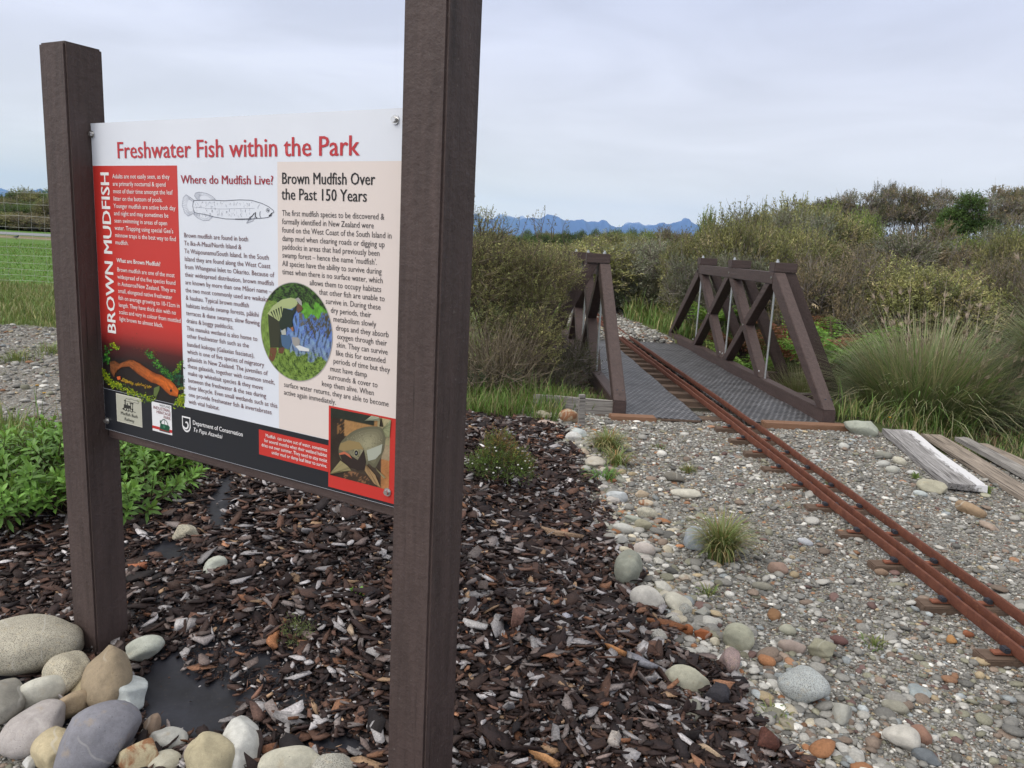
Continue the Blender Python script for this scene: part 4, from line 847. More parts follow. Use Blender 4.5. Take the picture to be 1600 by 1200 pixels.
for a in (
 ('rust stained cream rock beside the wooden stake', 889, 651, 32, 26, (0.46, 0.38, 0.27), 'round', 'stained', 0, .9),
 ('olive rock left of the rust stained rock', 850, 650, 30, 17, OLV, 'ang', 'plain', 0, .7),
 ('pinkish flat slab below the olive rock', 855, 662, 32, 12, (0.42, 0.33, 0.29), 'flat', 'plain', 0, .4),
 ('white rounded stone near the wooden stake', 896, 683, 27, 18, WHI, 'round', 'plain', 0, .7),
 ('blue grey stone touching the white one near the stake', 906, 677, 25, 17, PBL, 'round', 'plain', .2, .6),
 ('small orange stone left of the white stone near the stake', 876, 683, 15, 11, (0.36, 0.13, 0.06), 'ang', 'plain', 0, .7),
 ('pale slab at the foot of the rust stained rock', 880, 668, 32, 9, PW, 'flat', 'plain', 0, .35),
 ('light tan flat stone between two grass tufts', 931, 722, 34, 21, (0.46, 0.43, 0.37), 'flat', 'plain', 0, .5),
 ('smooth brown oval stone beside the light tan flat stone', 956, 737, 24, 16, (0.28, 0.21, 0.17), 'round', 'plain', .3, .7),
 ('square blue white block of rock on the bark edge', 962, 776, 38, 22, (0.50, 0.53, 0.55), 'ang', 'plain', 0, .7),
 ('tan pebble right of the blue white block', 1003, 772, 22, 14, (0.42, 0.34, 0.25), 'round', 'plain', 0, .7),
 ('white and orange pebble below the tan pebble', 1009, 786, 24, 14, (0.52, 0.44, 0.34), 'round', 'stained', 0, .7),
 ('long white flat stone alone on the gravel', 1074, 772, 52, 15, (0.52, 0.50, 0.43), 'flat', 'plain', 0, .35),
 ('dark wet looking stone on the gravel above the long white one', 1053, 747, 36, 19, (0.16, 0.15, 0.13), 'ang', 'plain', 0, .7),
 ('large blue grey stone behind the big grass tuft', 1088, 843, 38, 38, (0.34, 0.38, 0.42), 'round', 'plain', 0, .8),
 ('grey olive egg shaped stone standing on the bark edge', 985, 890, 50, 58, (0.27, 0.28, 0.235), 'round', 'plain', .1, 1.1),
 ('large white stone below the egg shaped stone', 1010, 936, 58, 40, (0.53, 0.51, 0.47), 'round', 'plain', .2, .7),
 ('small white stone behind the large white stone', 1035, 916, 30, 22, (0.53, 0.52, 0.47), 'round', 'plain', 0, .7),
 ('white oblong stone right of the large white stone', 1060, 944, 46, 30, (0.54, 0.52, 0.44), 'flat', 'plain', .35, .5),
 ('pinkish white rounded stone above the egg shaped stone', 1006, 860, 36, 25, (0.50, 0.45, 0.42), 'round', 'plain', 0, .7),
 ('cream flat stone left of the pinkish white stone', 972, 861, 34, 15, (0.50, 0.46, 0.36), 'flat', 'plain', 0, .45),
 ('pale arched stone above the cream flat stone', 974, 826, 34, 17, PW, 'round', 'plain', 0, .6),
 ('grey and white split stone by a dark bark piece', 968, 843, 28, 18, (0.46, 0.46, 0.44), 'ang', 'plain', 0, .7),
 ('cream speckled stone under the white and orange pebble', 1011, 802, 34, 20, (0.48, 0.46, 0.38), 'round', 'granite', 0, .6),
 ('long grey green stone beside the cream speckled stone', 988, 811, 30, 15, GRN, 'flat', 'plain', .2, .5),
 ('olive rounded stone right of the grey green one', 1004, 821, 30, 20, OLV, 'round', 'plain', 0, .7),
 ('greenish grey squat stone on the gravel below the bark corner', 1157, 996, 52, 44, (0.36, 0.36, 0.28), 'round', 'plain', 0, .85),
 ('pink speckled rough stone touching the bark edge', 1139, 1030, 34, 42, (0.34, 0.25, 0.24), 'ang', 'granite', 0, 1.0),
 ('cream arched stone half buried in bark', 1072, 1064, 76, 46, (0.44, 0.43, 0.34), 'round', 'plain', .2, .7),
 ('white speckled granite pebble on the bark edge', 1027, 995, 33, 26, (0.46, 0.45, 0.42), 'round', 'granite', 0, .8),
 ('small cream pebble by the orange rubble', 1116, 1003, 17, 14, CR_, 'round', 'plain', 0, .8),
 ('olive grey stone among bark chips at the bed corner', 1082, 1110, 34, 36, (0.24, 0.235, 0.20), 'round', 'plain', 0, .8),
 ('larger of the orange crumbly stones on the bark edge', 1100, 990, 30, 22, (0.30, 0.10, 0.04), 'ang', 'plain', 0, .8),
 ('smaller of the orange crumbly stones on the bark edge', 1075, 984, 24, 20, (0.30, 0.11, 0.045), 'ang', 'plain', 0, .8)):
    stone(a[0], *a[1:5], a[5], a[6], a[7], yaw=a[8], tall=a[9], group=G3)
G4 = 'stones lying loose on the gravel'
for a in (
 ('biggest pale blue granite stone lying on the gravel', 1257, 1068, 78, 66, (0.44, 0.47, 0.47), 'round', 'granite', -.1, .8),
 ('grey stone with a pale facet below the big granite stone', 1318, 1113, 40, 40, (0.34, 0.34, 0.31), 'ang', 'plain', .4, .8),
 ('two tone white and grey stone near the bottom edge', 1409, 1153, 56, 42, (0.48, 0.46, 0.42), 'round', 'plain', 0, .75),
 ('red brown stone leaning on the two tone stone', 1440, 1148, 36, 30, (0.26, 0.15, 0.11), 'round', 'plain', .4, .7),
 ('dark blue slate stone at the bottom edge', 1447, 1180, 44, 26, (0.13, 0.145, 0.16), 'ang', 'plain', 0, .6),
 ('olive triangular stone above the big granite stone', 1287, 1017, 48, 36, (0.28, 0.27, 0.20), 'ang', 'plain', .2, .7),
 ('pinkish brown oblong stone left of the olive triangular stone', 1237, 1010, 42, 22, (0.33, 0.27, 0.24), 'flat', 'plain', 0, .6),
 ('dark maroon flat pebble right of the olive triangular stone', 1310, 1001, 30, 16, (0.14, 0.075, 0.07), 'flat', 'plain', 0, .5),
 ('pale striped oval pebble above the pinkish oblong stone', 1232, 984, 29, 18, (0.36, 0.36, 0.29), 'round', 'plain', 0, .6),
 ('orange brown round pebble in the middle of the gravel', 1210, 961, 22, 22, (0.26, 0.145, 0.075), 'round', 'plain', 0, .9),
 ('grey olive flat stone below the big grass tuft', 1192, 916, 34, 16, (0.25, 0.24, 0.20), 'flat', 'plain', 0, .5),
 ('brown pink round stone right of the big grass tuft', 1217, 889, 34, 22, (0.30, 0.21, 0.17), 'round', 'plain', 0, .7),
 ('blue grey flat slate lying on the gravel', 1436, 1083, 38, 26, (0.30, 0.34, 0.35), 'ang', 'plain', 0, .3),
 ('olive grey oblong stone below the blue grey slate', 1396, 1104, 44, 20, (0.30, 0.29, 0.24), 'flat', 'plain', 0, .5),
 ('light grey green rock touching the right truss foot', 1350, 668, 58, 30, (0.34, 0.36, 0.31), 'ang', 'plain', .12, .6),
 ('long tan stone below the end of the painted plank', 1516, 797, 46, 22, (0.32, 0.23, 0.15), 'flat', 'plain', .3, .5),
 ('cream oval stone beside the painted plank', 1407, 721, 24, 15, (0.48, 0.46, 0.38), 'round', 'plain', .2, .7),
 ('flat grey stone left of the cream oval stone', 1378, 711, 30, 13, (0.25, 0.25, 0.22), 'flat', 'plain', 0, .5),
 ('pale grey block shaped stone below the flat grey stone', 1379, 724, 22, 13, PG_, 'ang', 'plain', 0, .6),
 ('small white stone alone between rails and planks', 1318, 697, 17, 12, PW, 'round', 'plain', 0, .7),
 ('first white grey stone under the painted plank edge', 1396, 734, 24, 15, (0.44, 0.44, 0.40), 'round', 'plain', 0, .7),
 ('whitish flat stone pressed under the painted plank', 1426, 739, 20, 10, WHI, 'flat', 'plain', 0, .5),
 ('large pale yellow stone touching the painted plank end', 1458, 760, 46, 24, (0.42, 0.40, 0.31), 'ang', 'plain', .2, .5),
 ('pale blue flat stone left of the pale yellow stone', 1437, 771, 24, 10, PBL, 'flat', 'plain', 0, .4),
 ('brown stone beside a sleeper end near the bottom right', 1378, 895, 24, 14, (0.26, 0.18, 0.13), 'ang', 'plain', 0, .7),
 ('orange pebble beside the last sleeper in view', 1487, 1000, 17, 15, (0.38, 0.20, 0.08), 'ang', 'plain', 0, .8),
 ('russet pebble between sleeper and rail at the lower right', 1512, 991, 20, 13, (0.28, 0.11, 0.06), 'ang', 'plain', 0, .7),
 ('pale tan flat stone at the end of the last sleeper', 1532, 1034, 28, 13, (0.38, 0.30, 0.19), 'flat', 'plain', 0, .5),
 ('flat pink brown stone at the right edge below the planks', 1545, 822, 34, 12, (0.34, 0.27, 0.22), 'flat', 'plain', .3, .4),
 ('white elongated pebble left of the third sleeper', 1258, 847, 26, 12, (0.44, 0.46, 0.50), 'flat', 'plain', .2, .5)):
    stone(a[0], *a[1:5], a[5], a[6], a[7], yaw=a[8], tall=a[9], group=G4, sub=4 if a[3] > 30 else 2)

cob = []
for k in range(6):
    g = np.random.default_rng(700 + k); V, F = stone_shape(('round', 'ang', 'flat')[k % 3], 4, g); V = V / np.abs(V).max(0) * np.array([1, g.uniform(.65, .9), g.uniform(.4, .65)])
    cob.append(npmesh('river_cobble', V * 0.042, F, M_STONE[('plain', 'plain', 'granite')[k % 3]], smooth=True))
g = np.random.default_rng(777)
base_cob = bpy.data.objects.new('river_cobble', cob[0])
for k in range(46):
    y_ = g.uniform(2.7, 5.4); x_ = float(xe(y_)) + g.normal(0.10, 0.11); o = base_cob if k == 0 else base_cob.copy()
    o.data = cob[int(g.integers(6))]; C.objects.link(o); s_ = g.uniform(0.6, 1.15); o.location = (x_, y_, float(h(x_, y_)) + 0.010 * s_); o.rotation_euler = (g.normal(0, .2), g.normal(0, .2), g.uniform(0, 6.28)); o.scale = (s_, s_, s_)
    c_ = np.array(((0.52, 0.51, 0.47), (0.46, 0.43, 0.36), (0.38, 0.38, 0.35), (0.50, 0.47, 0.44), (0.30, 0.30, 0.26), (0.42, 0.35, 0.28))[int(g.integers(6))]) * g.uniform(.85, 1.1); o.color = (*c_, 1)
    tag(o, 'pale river cobble in the stony band between bark and gravel', 'stone', 'cobbles in the stony band between bark and gravel')

# ---------------------------------------------------------------- black plastic weed mat showing through the bark
MATS = [[(208, 1050), (238, 1028), (285, 1022), (292, 1052), (330, 1076), (348, 1066), (384, 1080), (388, 1106), (370, 1150), (330, 1170), (270, 1165), (220, 1150), (204, 1100)],
        [(380, 1042), (400, 1032), (426, 1038), (408, 1056)], [(365, 742), (357, 800), (341, 838), (322, 800), (336, 765)], [(228, 868), (254, 848), (280, 850), (285, 872), (258, 882)],
        [(436, 1148), (480, 1158), (556, 1164), (545, 1182), (440, 1176)]]
MATP = [smooth_poly(gpoly(q), 4, 0.004) for q in MATS]
xs_ = np.arange(-2.4, 0.62, 0.035); ys_ = np.arange(1.55, 5.4, 0.035); XX, YY = np.meshgrid(xs_, ys_)
ZZ = h(XX, YY) + 0.006 + 0.006 * wav(XX, YY, 5.0, 3.0) + 0.0035 * np.abs(wav(XX * .7 + YY, YY - .4 * XX, 13.0, 1.0))
ok = (front(XX, YY) > 0.02) & (XX < xe(YY) - 0.22) & (front(XX, YY) < 2.2)
i_ = np.arange(len(ys_) - 1)[:, None] * len(xs_) + np.arange(len(xs_) - 1)[None]; kq = ok[:-1, :-1] & ok[1:, :-1] & ok[:-1, 1:] & ok[1:, 1:]
i_ = i_[kq]; WF = np.stack([i_, i_ + 1, i_ + len(xs_) + 1, i_ + len(xs_)], -1)
us, inv = np.unique(WF, return_inverse=True); WV = np.stack([XX, YY, ZZ], -1).reshape(-1, 3)[us]
mb = NB('black_plastic'); mb.base(mb.mix(mb.rng(mb.noise(mb.coord('Object'), 90, 4, 0.7), 0.58, 0.72, 0, 0.35), mb.scale((0.014, 0.015, 0.021), mb.rng(mb.noise(mb.coord('Object'), 7, 5, 0.6), 0.3, 0.7, 0.6, 1.7)), (0.07, 0.055, 0.045))); mb.bump(mb.noise(mb.coord('Object'), 5, 4, 0.5), 0.5, 0.02)
tag(link('weed_mat', npmesh('weed_mat', WV, inv.reshape(-1, 4), mb.fin(0.5, 0.28), smooth=True)), 'black plastic weed mat showing through gaps in the bark', 'plastic sheet')

# ---------------------------------------------------------------- bark mulch and gravel (uncountable)
def rots(n, tilt):
    a = rng.uniform(0, 2 * np.pi, n); t = rng.normal(0, 1, n) * tilt; u = rng.uniform(0, 2 * np.pi, n)
    ca, sa = np.cos(a), np.sin(a); Z = np.zeros(n); O = np.ones(n)
    Rz = np.stack([ca, -sa, Z, sa, ca, Z, Z, Z, O], -1).reshape(n, 3, 3)
    k = np.stack([np.cos(u), np.sin(u), Z], -1); K = np.zeros((n, 3, 3)); K[:, 0, 2] = k[:, 1]; K[:, 1, 2] = -k[:, 0]; K[:, 2, 0] = -k[:, 1]; K[:, 2, 1] = k[:, 0]
    Rt = np.eye(3)[None] + np.sin(t)[:, None, None] * K + (1 - np.cos(t))[:, None, None] * (K @ K)
    return Rt @ Rz
def scatter(tm, pos, Rm, sc, colr, jit=0.0):
    """tm: list of (V, F) with equal face size; returns merged V, F, colour"""
    Vs, Fs, Cs, o = [], [], [], 0; pick = rng.integers(len(tm), size=len(pos))
    for k, (V, F) in enumerate(tm):
        m = np.nonzero(pick == k)[0]
        if not len(m): continue
        P = np.einsum('nij,nvj->nvi', Rm[m], V[None] * sc[m][:, None, :]) + pos[m][:, None]
        Vs.append(P.reshape(-1, 3)); Fs.append((F[None] + (np.arange(len(m)) * len(V))[:, None, None] + o).reshape(-1, F.shape[1])); o += len(m) * len(V)
        cc = np.repeat(colr[m], len(V), 0)
        if jit: cc = cc * rng.uniform(1 - jit, 1 + jit, (len(cc), 1))
        Cs.append(cc)
    return np.concatenate(Vs), np.concatenate(Fs), np.concatenate(Cs)
def palette(n, pal, var=0.25):
    w_ = np.array([p[0] for p in pal], float); c = np.array([p[1] for p in pal]); k = rng.choice(len(pal), n, p=w_ / w_.sum())
    return c[k] * rng.lognormal(0, var, (n, 1))
def chip_tm(g, slab=False):
    n = g.integers(7, 11); a = np.sort(g.uniform(0, 2 * np.pi, n) * 0.25 + np.linspace(0, 2 * np.pi, n, endpoint=False)); r_ = g.uniform(0.62, 1.1, n)
    x, y = np.cos(a) * r_, np.sin(a) * r_ * 0.46
    if g.random() < 0.5: x = np.clip(x, -0.8, 0.8)
    bend = g.uniform(-0.25, 0.35); th = g.uniform(0.10, 0.2); zt = th + bend * x * x + g.normal(0, 0.035, n)
    top = np.stack([x, y, zt], -1); bot = np.stack([x * g.uniform(.8, 1.02, n), y * g.uniform(.75, 1.0, n), zt - th * 1.7], -1)
    c = np.array([[g.uniform(-.3, .3), g.uniform(-.1, .1), th + g.uniform(0.0, 0.13)], [g.uniform(-.2, .2), 0, -th]])
    V = np.concatenate([top, bot, c]); F = []
    for i_ in range(n):
        j = (i_ + 1) % n; F += [(2 * n, i_, j), (i_, n + i_, n + j), (i_, n + j, j), (2 * n + 1, n + j, n + i_)]
    return V, np.array(F)
CH = [chip_tm(np.random.default_rng(50 + k)) for k in range(28)]
BPAL = [(50, (0.027, 0.016, 0.015)), (20, (0.054, 0.031, 0.025)), (13, (0.105, 0.056, 0.040)), (8, (0.015, 0.011, 0.012)), (11, (0.17, 0.145, 0.14)), (9, (0.32, 0.305, 0.31)), (1.8, (0.19, 0.085, 0.045)), (2.0, (0.32, 0.21, 0.13))]
def mulch_pts(dens, near, crumbs=False):
    """dens(distance) chips per square metre"""
    n = int(7.5 * 5.0 * near); x = rng.uniform(-3.4, 1.3, n); y = rng.uniform(1.3, 6.6, n)
    d = np.hypot(x, y); k = (rng.random(n) < dens(d) / near) & in_mulch(x, y) & (np.abs(x) < 0.78 * y + 0.3)
    for P in MATP:
        near_ = inside(P.mean(0) + (P - P.mean(0)) * 0.80, x, y); k &= ~(inside(P, x, y) & (near_ | (rng.random(n) < 0.6)))
        if crumbs: k |= near_ & (rng.random(n) < 0.05)
    return x[k], y[k]
x, y = mulch_pts(lambda d: np.clip(3900 * (2.2 / d) ** 1.0, 1500, 3900), 3900)
n = len(x); ln = np.clip(rng.lognormal(math.log(0.0225), 0.55, n), 0.006, 0.075) * np.clip(0.85 + 0.05 * np.hypot(x, y), 0.9, 1.15)
fine = inside(smooth_poly(gpoly([(285, 1010), (400, 1010), (470, 1060), (480, 1120), (400, 1120), (380, 1085), (300, 1060)]), 4), x, y); ln[fine] *= 0.5
z = h(x, y) + rng.uniform(0.0, 0.028, n) + 0.1 * ln
asp = rng.uniform(0.5, 1.2, n); thk = rng.uniform(0.55, 1.3, n)
V, F, Cc = scatter(CH, np.stack([x, y, z], -1), rots(n, 0.42), np.stack([ln, ln * asp, np.minimum(ln * thk, 0.021 * thk)], -1), palette(n, BPAL), 0.22)
x3, y3 = mulch_pts(lambda d: np.full_like(d, 105), 105); n3 = len(x3); l3 = np.clip(rng.lognormal(math.log(0.031), 0.32, n3), 0.016, 0.065)
V3, F3, C3 = scatter(CH, np.stack([x3, y3, h(x3, y3) + 0.030 + rng.uniform(0, 0.008, n3)], -1), rots(n3, 0.33), np.stack([l3, l3 * rng.uniform(0.55, 1.15, n3), np.minimum(l3, 0.024) * rng.uniform(0.5, 1.1, n3)], -1), palette(n3, [(24, (0.26, 0.245, 0.25)), (10, (0.42, 0.40, 0.41)), (25, (0.15, 0.115, 0.105)), (18, (0.10, 0.052, 0.038)), (12, (0.045, 0.027, 0.023)), (6, (0.24, 0.12, 0.07))]), 0.2)
x2, y2 = mulch_pts(lambda d: np.clip(2600 * (2.2 / d), 500, 2600), 2600, True); n2 = len(x2)   # crumbs and splinters
l2 = rng.uniform(0.003, 0.009, n2); sp = rng.random(n2) < 0.2; s2 = np.stack([np.where(sp, l2 * 3.2, l2), np.where(sp, l2 * .7, l2 * 1.4), np.where(sp, l2 * .7, l2 * 1.5)], -1)
V2, F2, C2 = scatter(CH, np.stack([x2, y2, h(x2, y2) + rng.uniform(0.002, 0.034, n2)], -1), rots(n2, 0.5), s2, palette(n2, BPAL), 0.2)
me = npmesh('bark_mulch', np.concatenate([V, V2, V3]), np.concatenate([F, F2 + len(V), F3 + len(V) + len(V2)]), M_CHIP, np.concatenate([Cc, C2, C3]))
tag(link('bark_mulch', me), 'dark brown bark chip mulch heaped under the sign', kind='stuff')

def peb_tm(sub, g):
    V, F = ICO[sub]; V = V.copy()
    for _ in range(4):
        q = unit(g.normal(size=3)); e = np.maximum(V @ q - g.uniform(.6, .9), 0); V -= (e * .8)[:, None] * q
    return V * np.array([1, g.uniform(.55, .95), g.uniform(.28, .6)]), F
PB = {k: [peb_tm(k, np.random.default_rng(80 + j)) for j in range(16)] for k in (1, 2)}
PPAL = [(24, (0.25, 0.243, 0.225)), (24, (0.155, 0.152, 0.143)), (18, (0.33, 0.322, 0.30)), (10, (0.50, 0.49, 0.46)), (9, (0.215, 0.21, 0.16)), (10, (0.20, 0.155, 0.125)), (1.8, (0.25, 0.14, 0.085)), (2.5, (0.14, 0.09, 0.082)), (4, (0.28, 0.305, 0.315)), (3.0, (0.36, 0.29, 0.19))]
def gravel_pts(dens, near, x0, x1, y0, y1):
    n = int((x1 - x0) * (y1 - y0) * near); x = rng.uniform(x0, x1, n); y = rng.uniform(y0, y1, n); d = np.hypot(x, y)
    k = (rng.random(n) < dens(d) / near) & in_gravel(x, y) & (~in_mulch(x, y) | ((x > xe(y) - 0.12) & (rng.random(n) < .4))) & (np.abs(x) < 0.78 * y + 0.3); return x[k], y[k]
MV, MF, MC, mo = [], [], [], 0
def add_peb(x, y, lo, med, sig, hi, sub, emb=0.25, pal=PPAL, tilt=0.28):
    global mo
    n = len(x); r_ = np.clip(rng.lognormal(math.log(med), sig, n), lo, hi); z = h(x, y) + r_ * rng.uniform(-0.15, 0.45, n)
    V, F, Cc = scatter(PB[sub], np.stack([x, y, z], -1), rots(n, tilt), np.stack([r_, r_, r_], -1), palette(n, pal, 0.2))
    MV.append(V); MF.append(F + mo); MC.append(Cc); mo += len(V)
bed = lambda x: (x > 1.98) & (x < 2.22)
x, y = gravel_pts(lambda d: np.clip(19000 * (2.0 / d) ** 1.4, 2000, 19000), 19000, 0.2, 3.0, 1.3, 4.6); add_peb(x, y, .0028, .0047, .42, .013, 1)
x, y = gravel_pts(lambda d: np.clip(2600 * (2.6 / d) ** 1.3, 700, 2600), 2600, 0.2, 5.0, 1.3, 7.1); add_peb(x, y, .006, .0108, .42, .032, 1)
x, y = gravel_pts(lambda d: np.full_like(d, 2600), 2600, 0.2, 4.4, 4.4, 7.1); add_peb(x, y, .005, .0085, .35, .02, 1)
x, y = gravel_pts(lambda d: np.full_like(d, 230), 230, 0.2, 4.6, 1.3, 7.1); k = (x < xe(y) + 0.9) | (rng.random(len(x)) < .45); add_peb(x[k], y[k], .012, .019, .38, .042, 2, tilt=.2)
x, y = gravel_pts(lambda d: np.full_like(d, 1300), 1300, 0.2, 2.0, 1.3, 6.6); k = (x < xe(y) + 0.30 + 0.12 * wav(x, y, 5)) & (x > xe(y) - 0.1); add_peb(x[k], y[k], .008, .0165, .50, .048, 2, tilt=.25, pal=PPAL + [(9, (0.29, 0.14, 0.07)), (10, (0.42, 0.38, 0.30))])
x, y = gravel_pts(lambda d: np.full_like(d, 9000), 9000, 1.80, 2.26, 1.3, 6.9); k = (x + .0275 * y > 2.04) & (x + .0275 * y < 2.235); x, y = x[k], y[k]; add_peb(x, y, .003, .0058, .35, .012, 1, pal=[(30, (0.36, 0.365, 0.37)), (20, (0.52, 0.52, 0.52)), (20, (0.25, 0.25, 0.25))])
x, y = gravel_pts(lambda d: np.full_like(d, 7000), 7000, -2.2, -0.6, 1.4, 2.6); k = front(x, y) < 0.1; add_peb(x[k], y[k], .003, .006, .4, .014, 1)
x, y = gravel_pts(lambda d: np.full_like(d, 420), 420, -9, -2.4, 5.2, 11); add_peb(x, y, .008, .016, .5, .05, 1)
x, y = gravel_pts(lambda d: np.full_like(d, 900), 900, 0.8, 2.8, 12.3, 20); add_peb(x, y, .012, .022, .45, .07, 1)
me = npmesh('gravel', np.concatenate(MV), np.concatenate(MF), M_PEB, np.concatenate(MC), smooth=True)
tag(link('gravel', me), 'mixed grey and rust coloured river gravel', kind='stuff')

# a few bark pieces one can point to
def bark_piece(label, px, py, L, W, col, yaw, tilt=0.2, th=0.006, name='bark_piece', roll=0.0):
    g = np.random.default_rng(int(px * 7 + py)); V, F = chip_tm(g); n = (len(V) - 2) // 2
    V = V * np.array([L / 2, W / 2 / 0.46, th / 0.15]); c = gp(px, py, 0.034)
    cc = np.tile(np.array([col]), (len(V), 1)) * g.uniform(.75, 1.2, (len(V), 1))
    o = link(name, npmesh(name, V, F, M_CHIP, cc), None, None, loc=tuple(c), rot=(tilt, roll, yaw)); tag(o, label, 'bark piece', 'large bark pieces on the mulch'); return o
for a in (
 ('orange upright bark piece right of the black plastic', 425, 1006, 0.095, 0.05, (0.30, 0.13, 0.06), R(100), 0.75),
 ('long pale splinter of bark right of the right post', 872, 834, 0.34, 0.030, (0.32, 0.22, 0.15), R(-22), 0.1),
 ('flat blue grey bark slab lower right on the mulch', 1003, 1038, 0.13, 0.055, (0.22, 0.22, 0.25), R(-32), 0.25),
 ('orange brown split stick above the blue grey slab', 962, 1018, 0.11, 0.018, (0.36, 0.17, 0.07), R(-45), 0.1),
 ('white weathered slab beside the right post', 745, 978, 0.13, 0.04, (0.50, 0.48, 0.47), R(-18), 0.25),
 ('dark bark slab with square end right of the post', 866, 1062, 0.13, 0.05, (0.065, 0.045, 0.04), R(-35), 0.3),
 ('pale lilac flake of bark near the long stick', 887, 964, 0.065, 0.045, (0.42, 0.42, 0.48), R(20), 0.35),
 ('pink brown bark lump left of the pale lilac flake', 808, 972, 0.06, 0.04, (0.26, 0.15, 0.12), R(15), 0.3),
 ('grey plank like chip in front of the left post', 300, 975, 0.085, 0.040, (0.27, 0.25, 0.25), R(95), 0.35),
 ('white chip left of the grey plank like chip', 281, 978, 0.055, 0.045, (0.50, 0.48, 0.48), R(70), 0.4),
 ('grey and brown slab right of the pale green oval stone', 318, 1002, 0.095, 0.05, (0.30, 0.27, 0.27), R(10), 0.3),
 ('pale split chip at the right stem of the mulch by the right post', 548, 985, 0.09, 0.025, (0.38, 0.29, 0.21), R(-70), 0.3),
 ('reddish bark piece just right of the left post', 215, 886, 0.10, 0.035, (0.30, 0.11, 0.055), R(10), 0.3),
 ('long orange brown stick by the white stones', 1040, 975, 0.28, 0.035, (0.20, 0.08, 0.035), R(-24), 0.15),
 ('orange and tan splinter at the bottom of the mulch', 850, 1185, 0.13, 0.022, (0.42, 0.22, 0.10), R(-32), 0.1),
 ('thin pale straight splinter lying on the bed corner', 1105, 1172, 0.10, 0.016, (0.44, 0.33, 0.23), R(-40), 0.1),
 ('black charred looking lump at the bed corner', 1122, 1088, 0.12, 0.09, (0.035, 0.033, 0.04), R(-30), 0.3),
 ('dark red brown lump at the bottom right of the bed', 1200, 1160, 0.10, 0.08, (0.10, 0.04, 0.03), R(30), 0.3),
 ('white faced chunk of bark at the bottom of the mulch', 958, 1155, 0.075, 0.055, (0.40, 0.36, 0.33), R(60), 0.5)):
    bark_piece(*a, th=0.010 if 'lump' not in a[0] else 0.035)

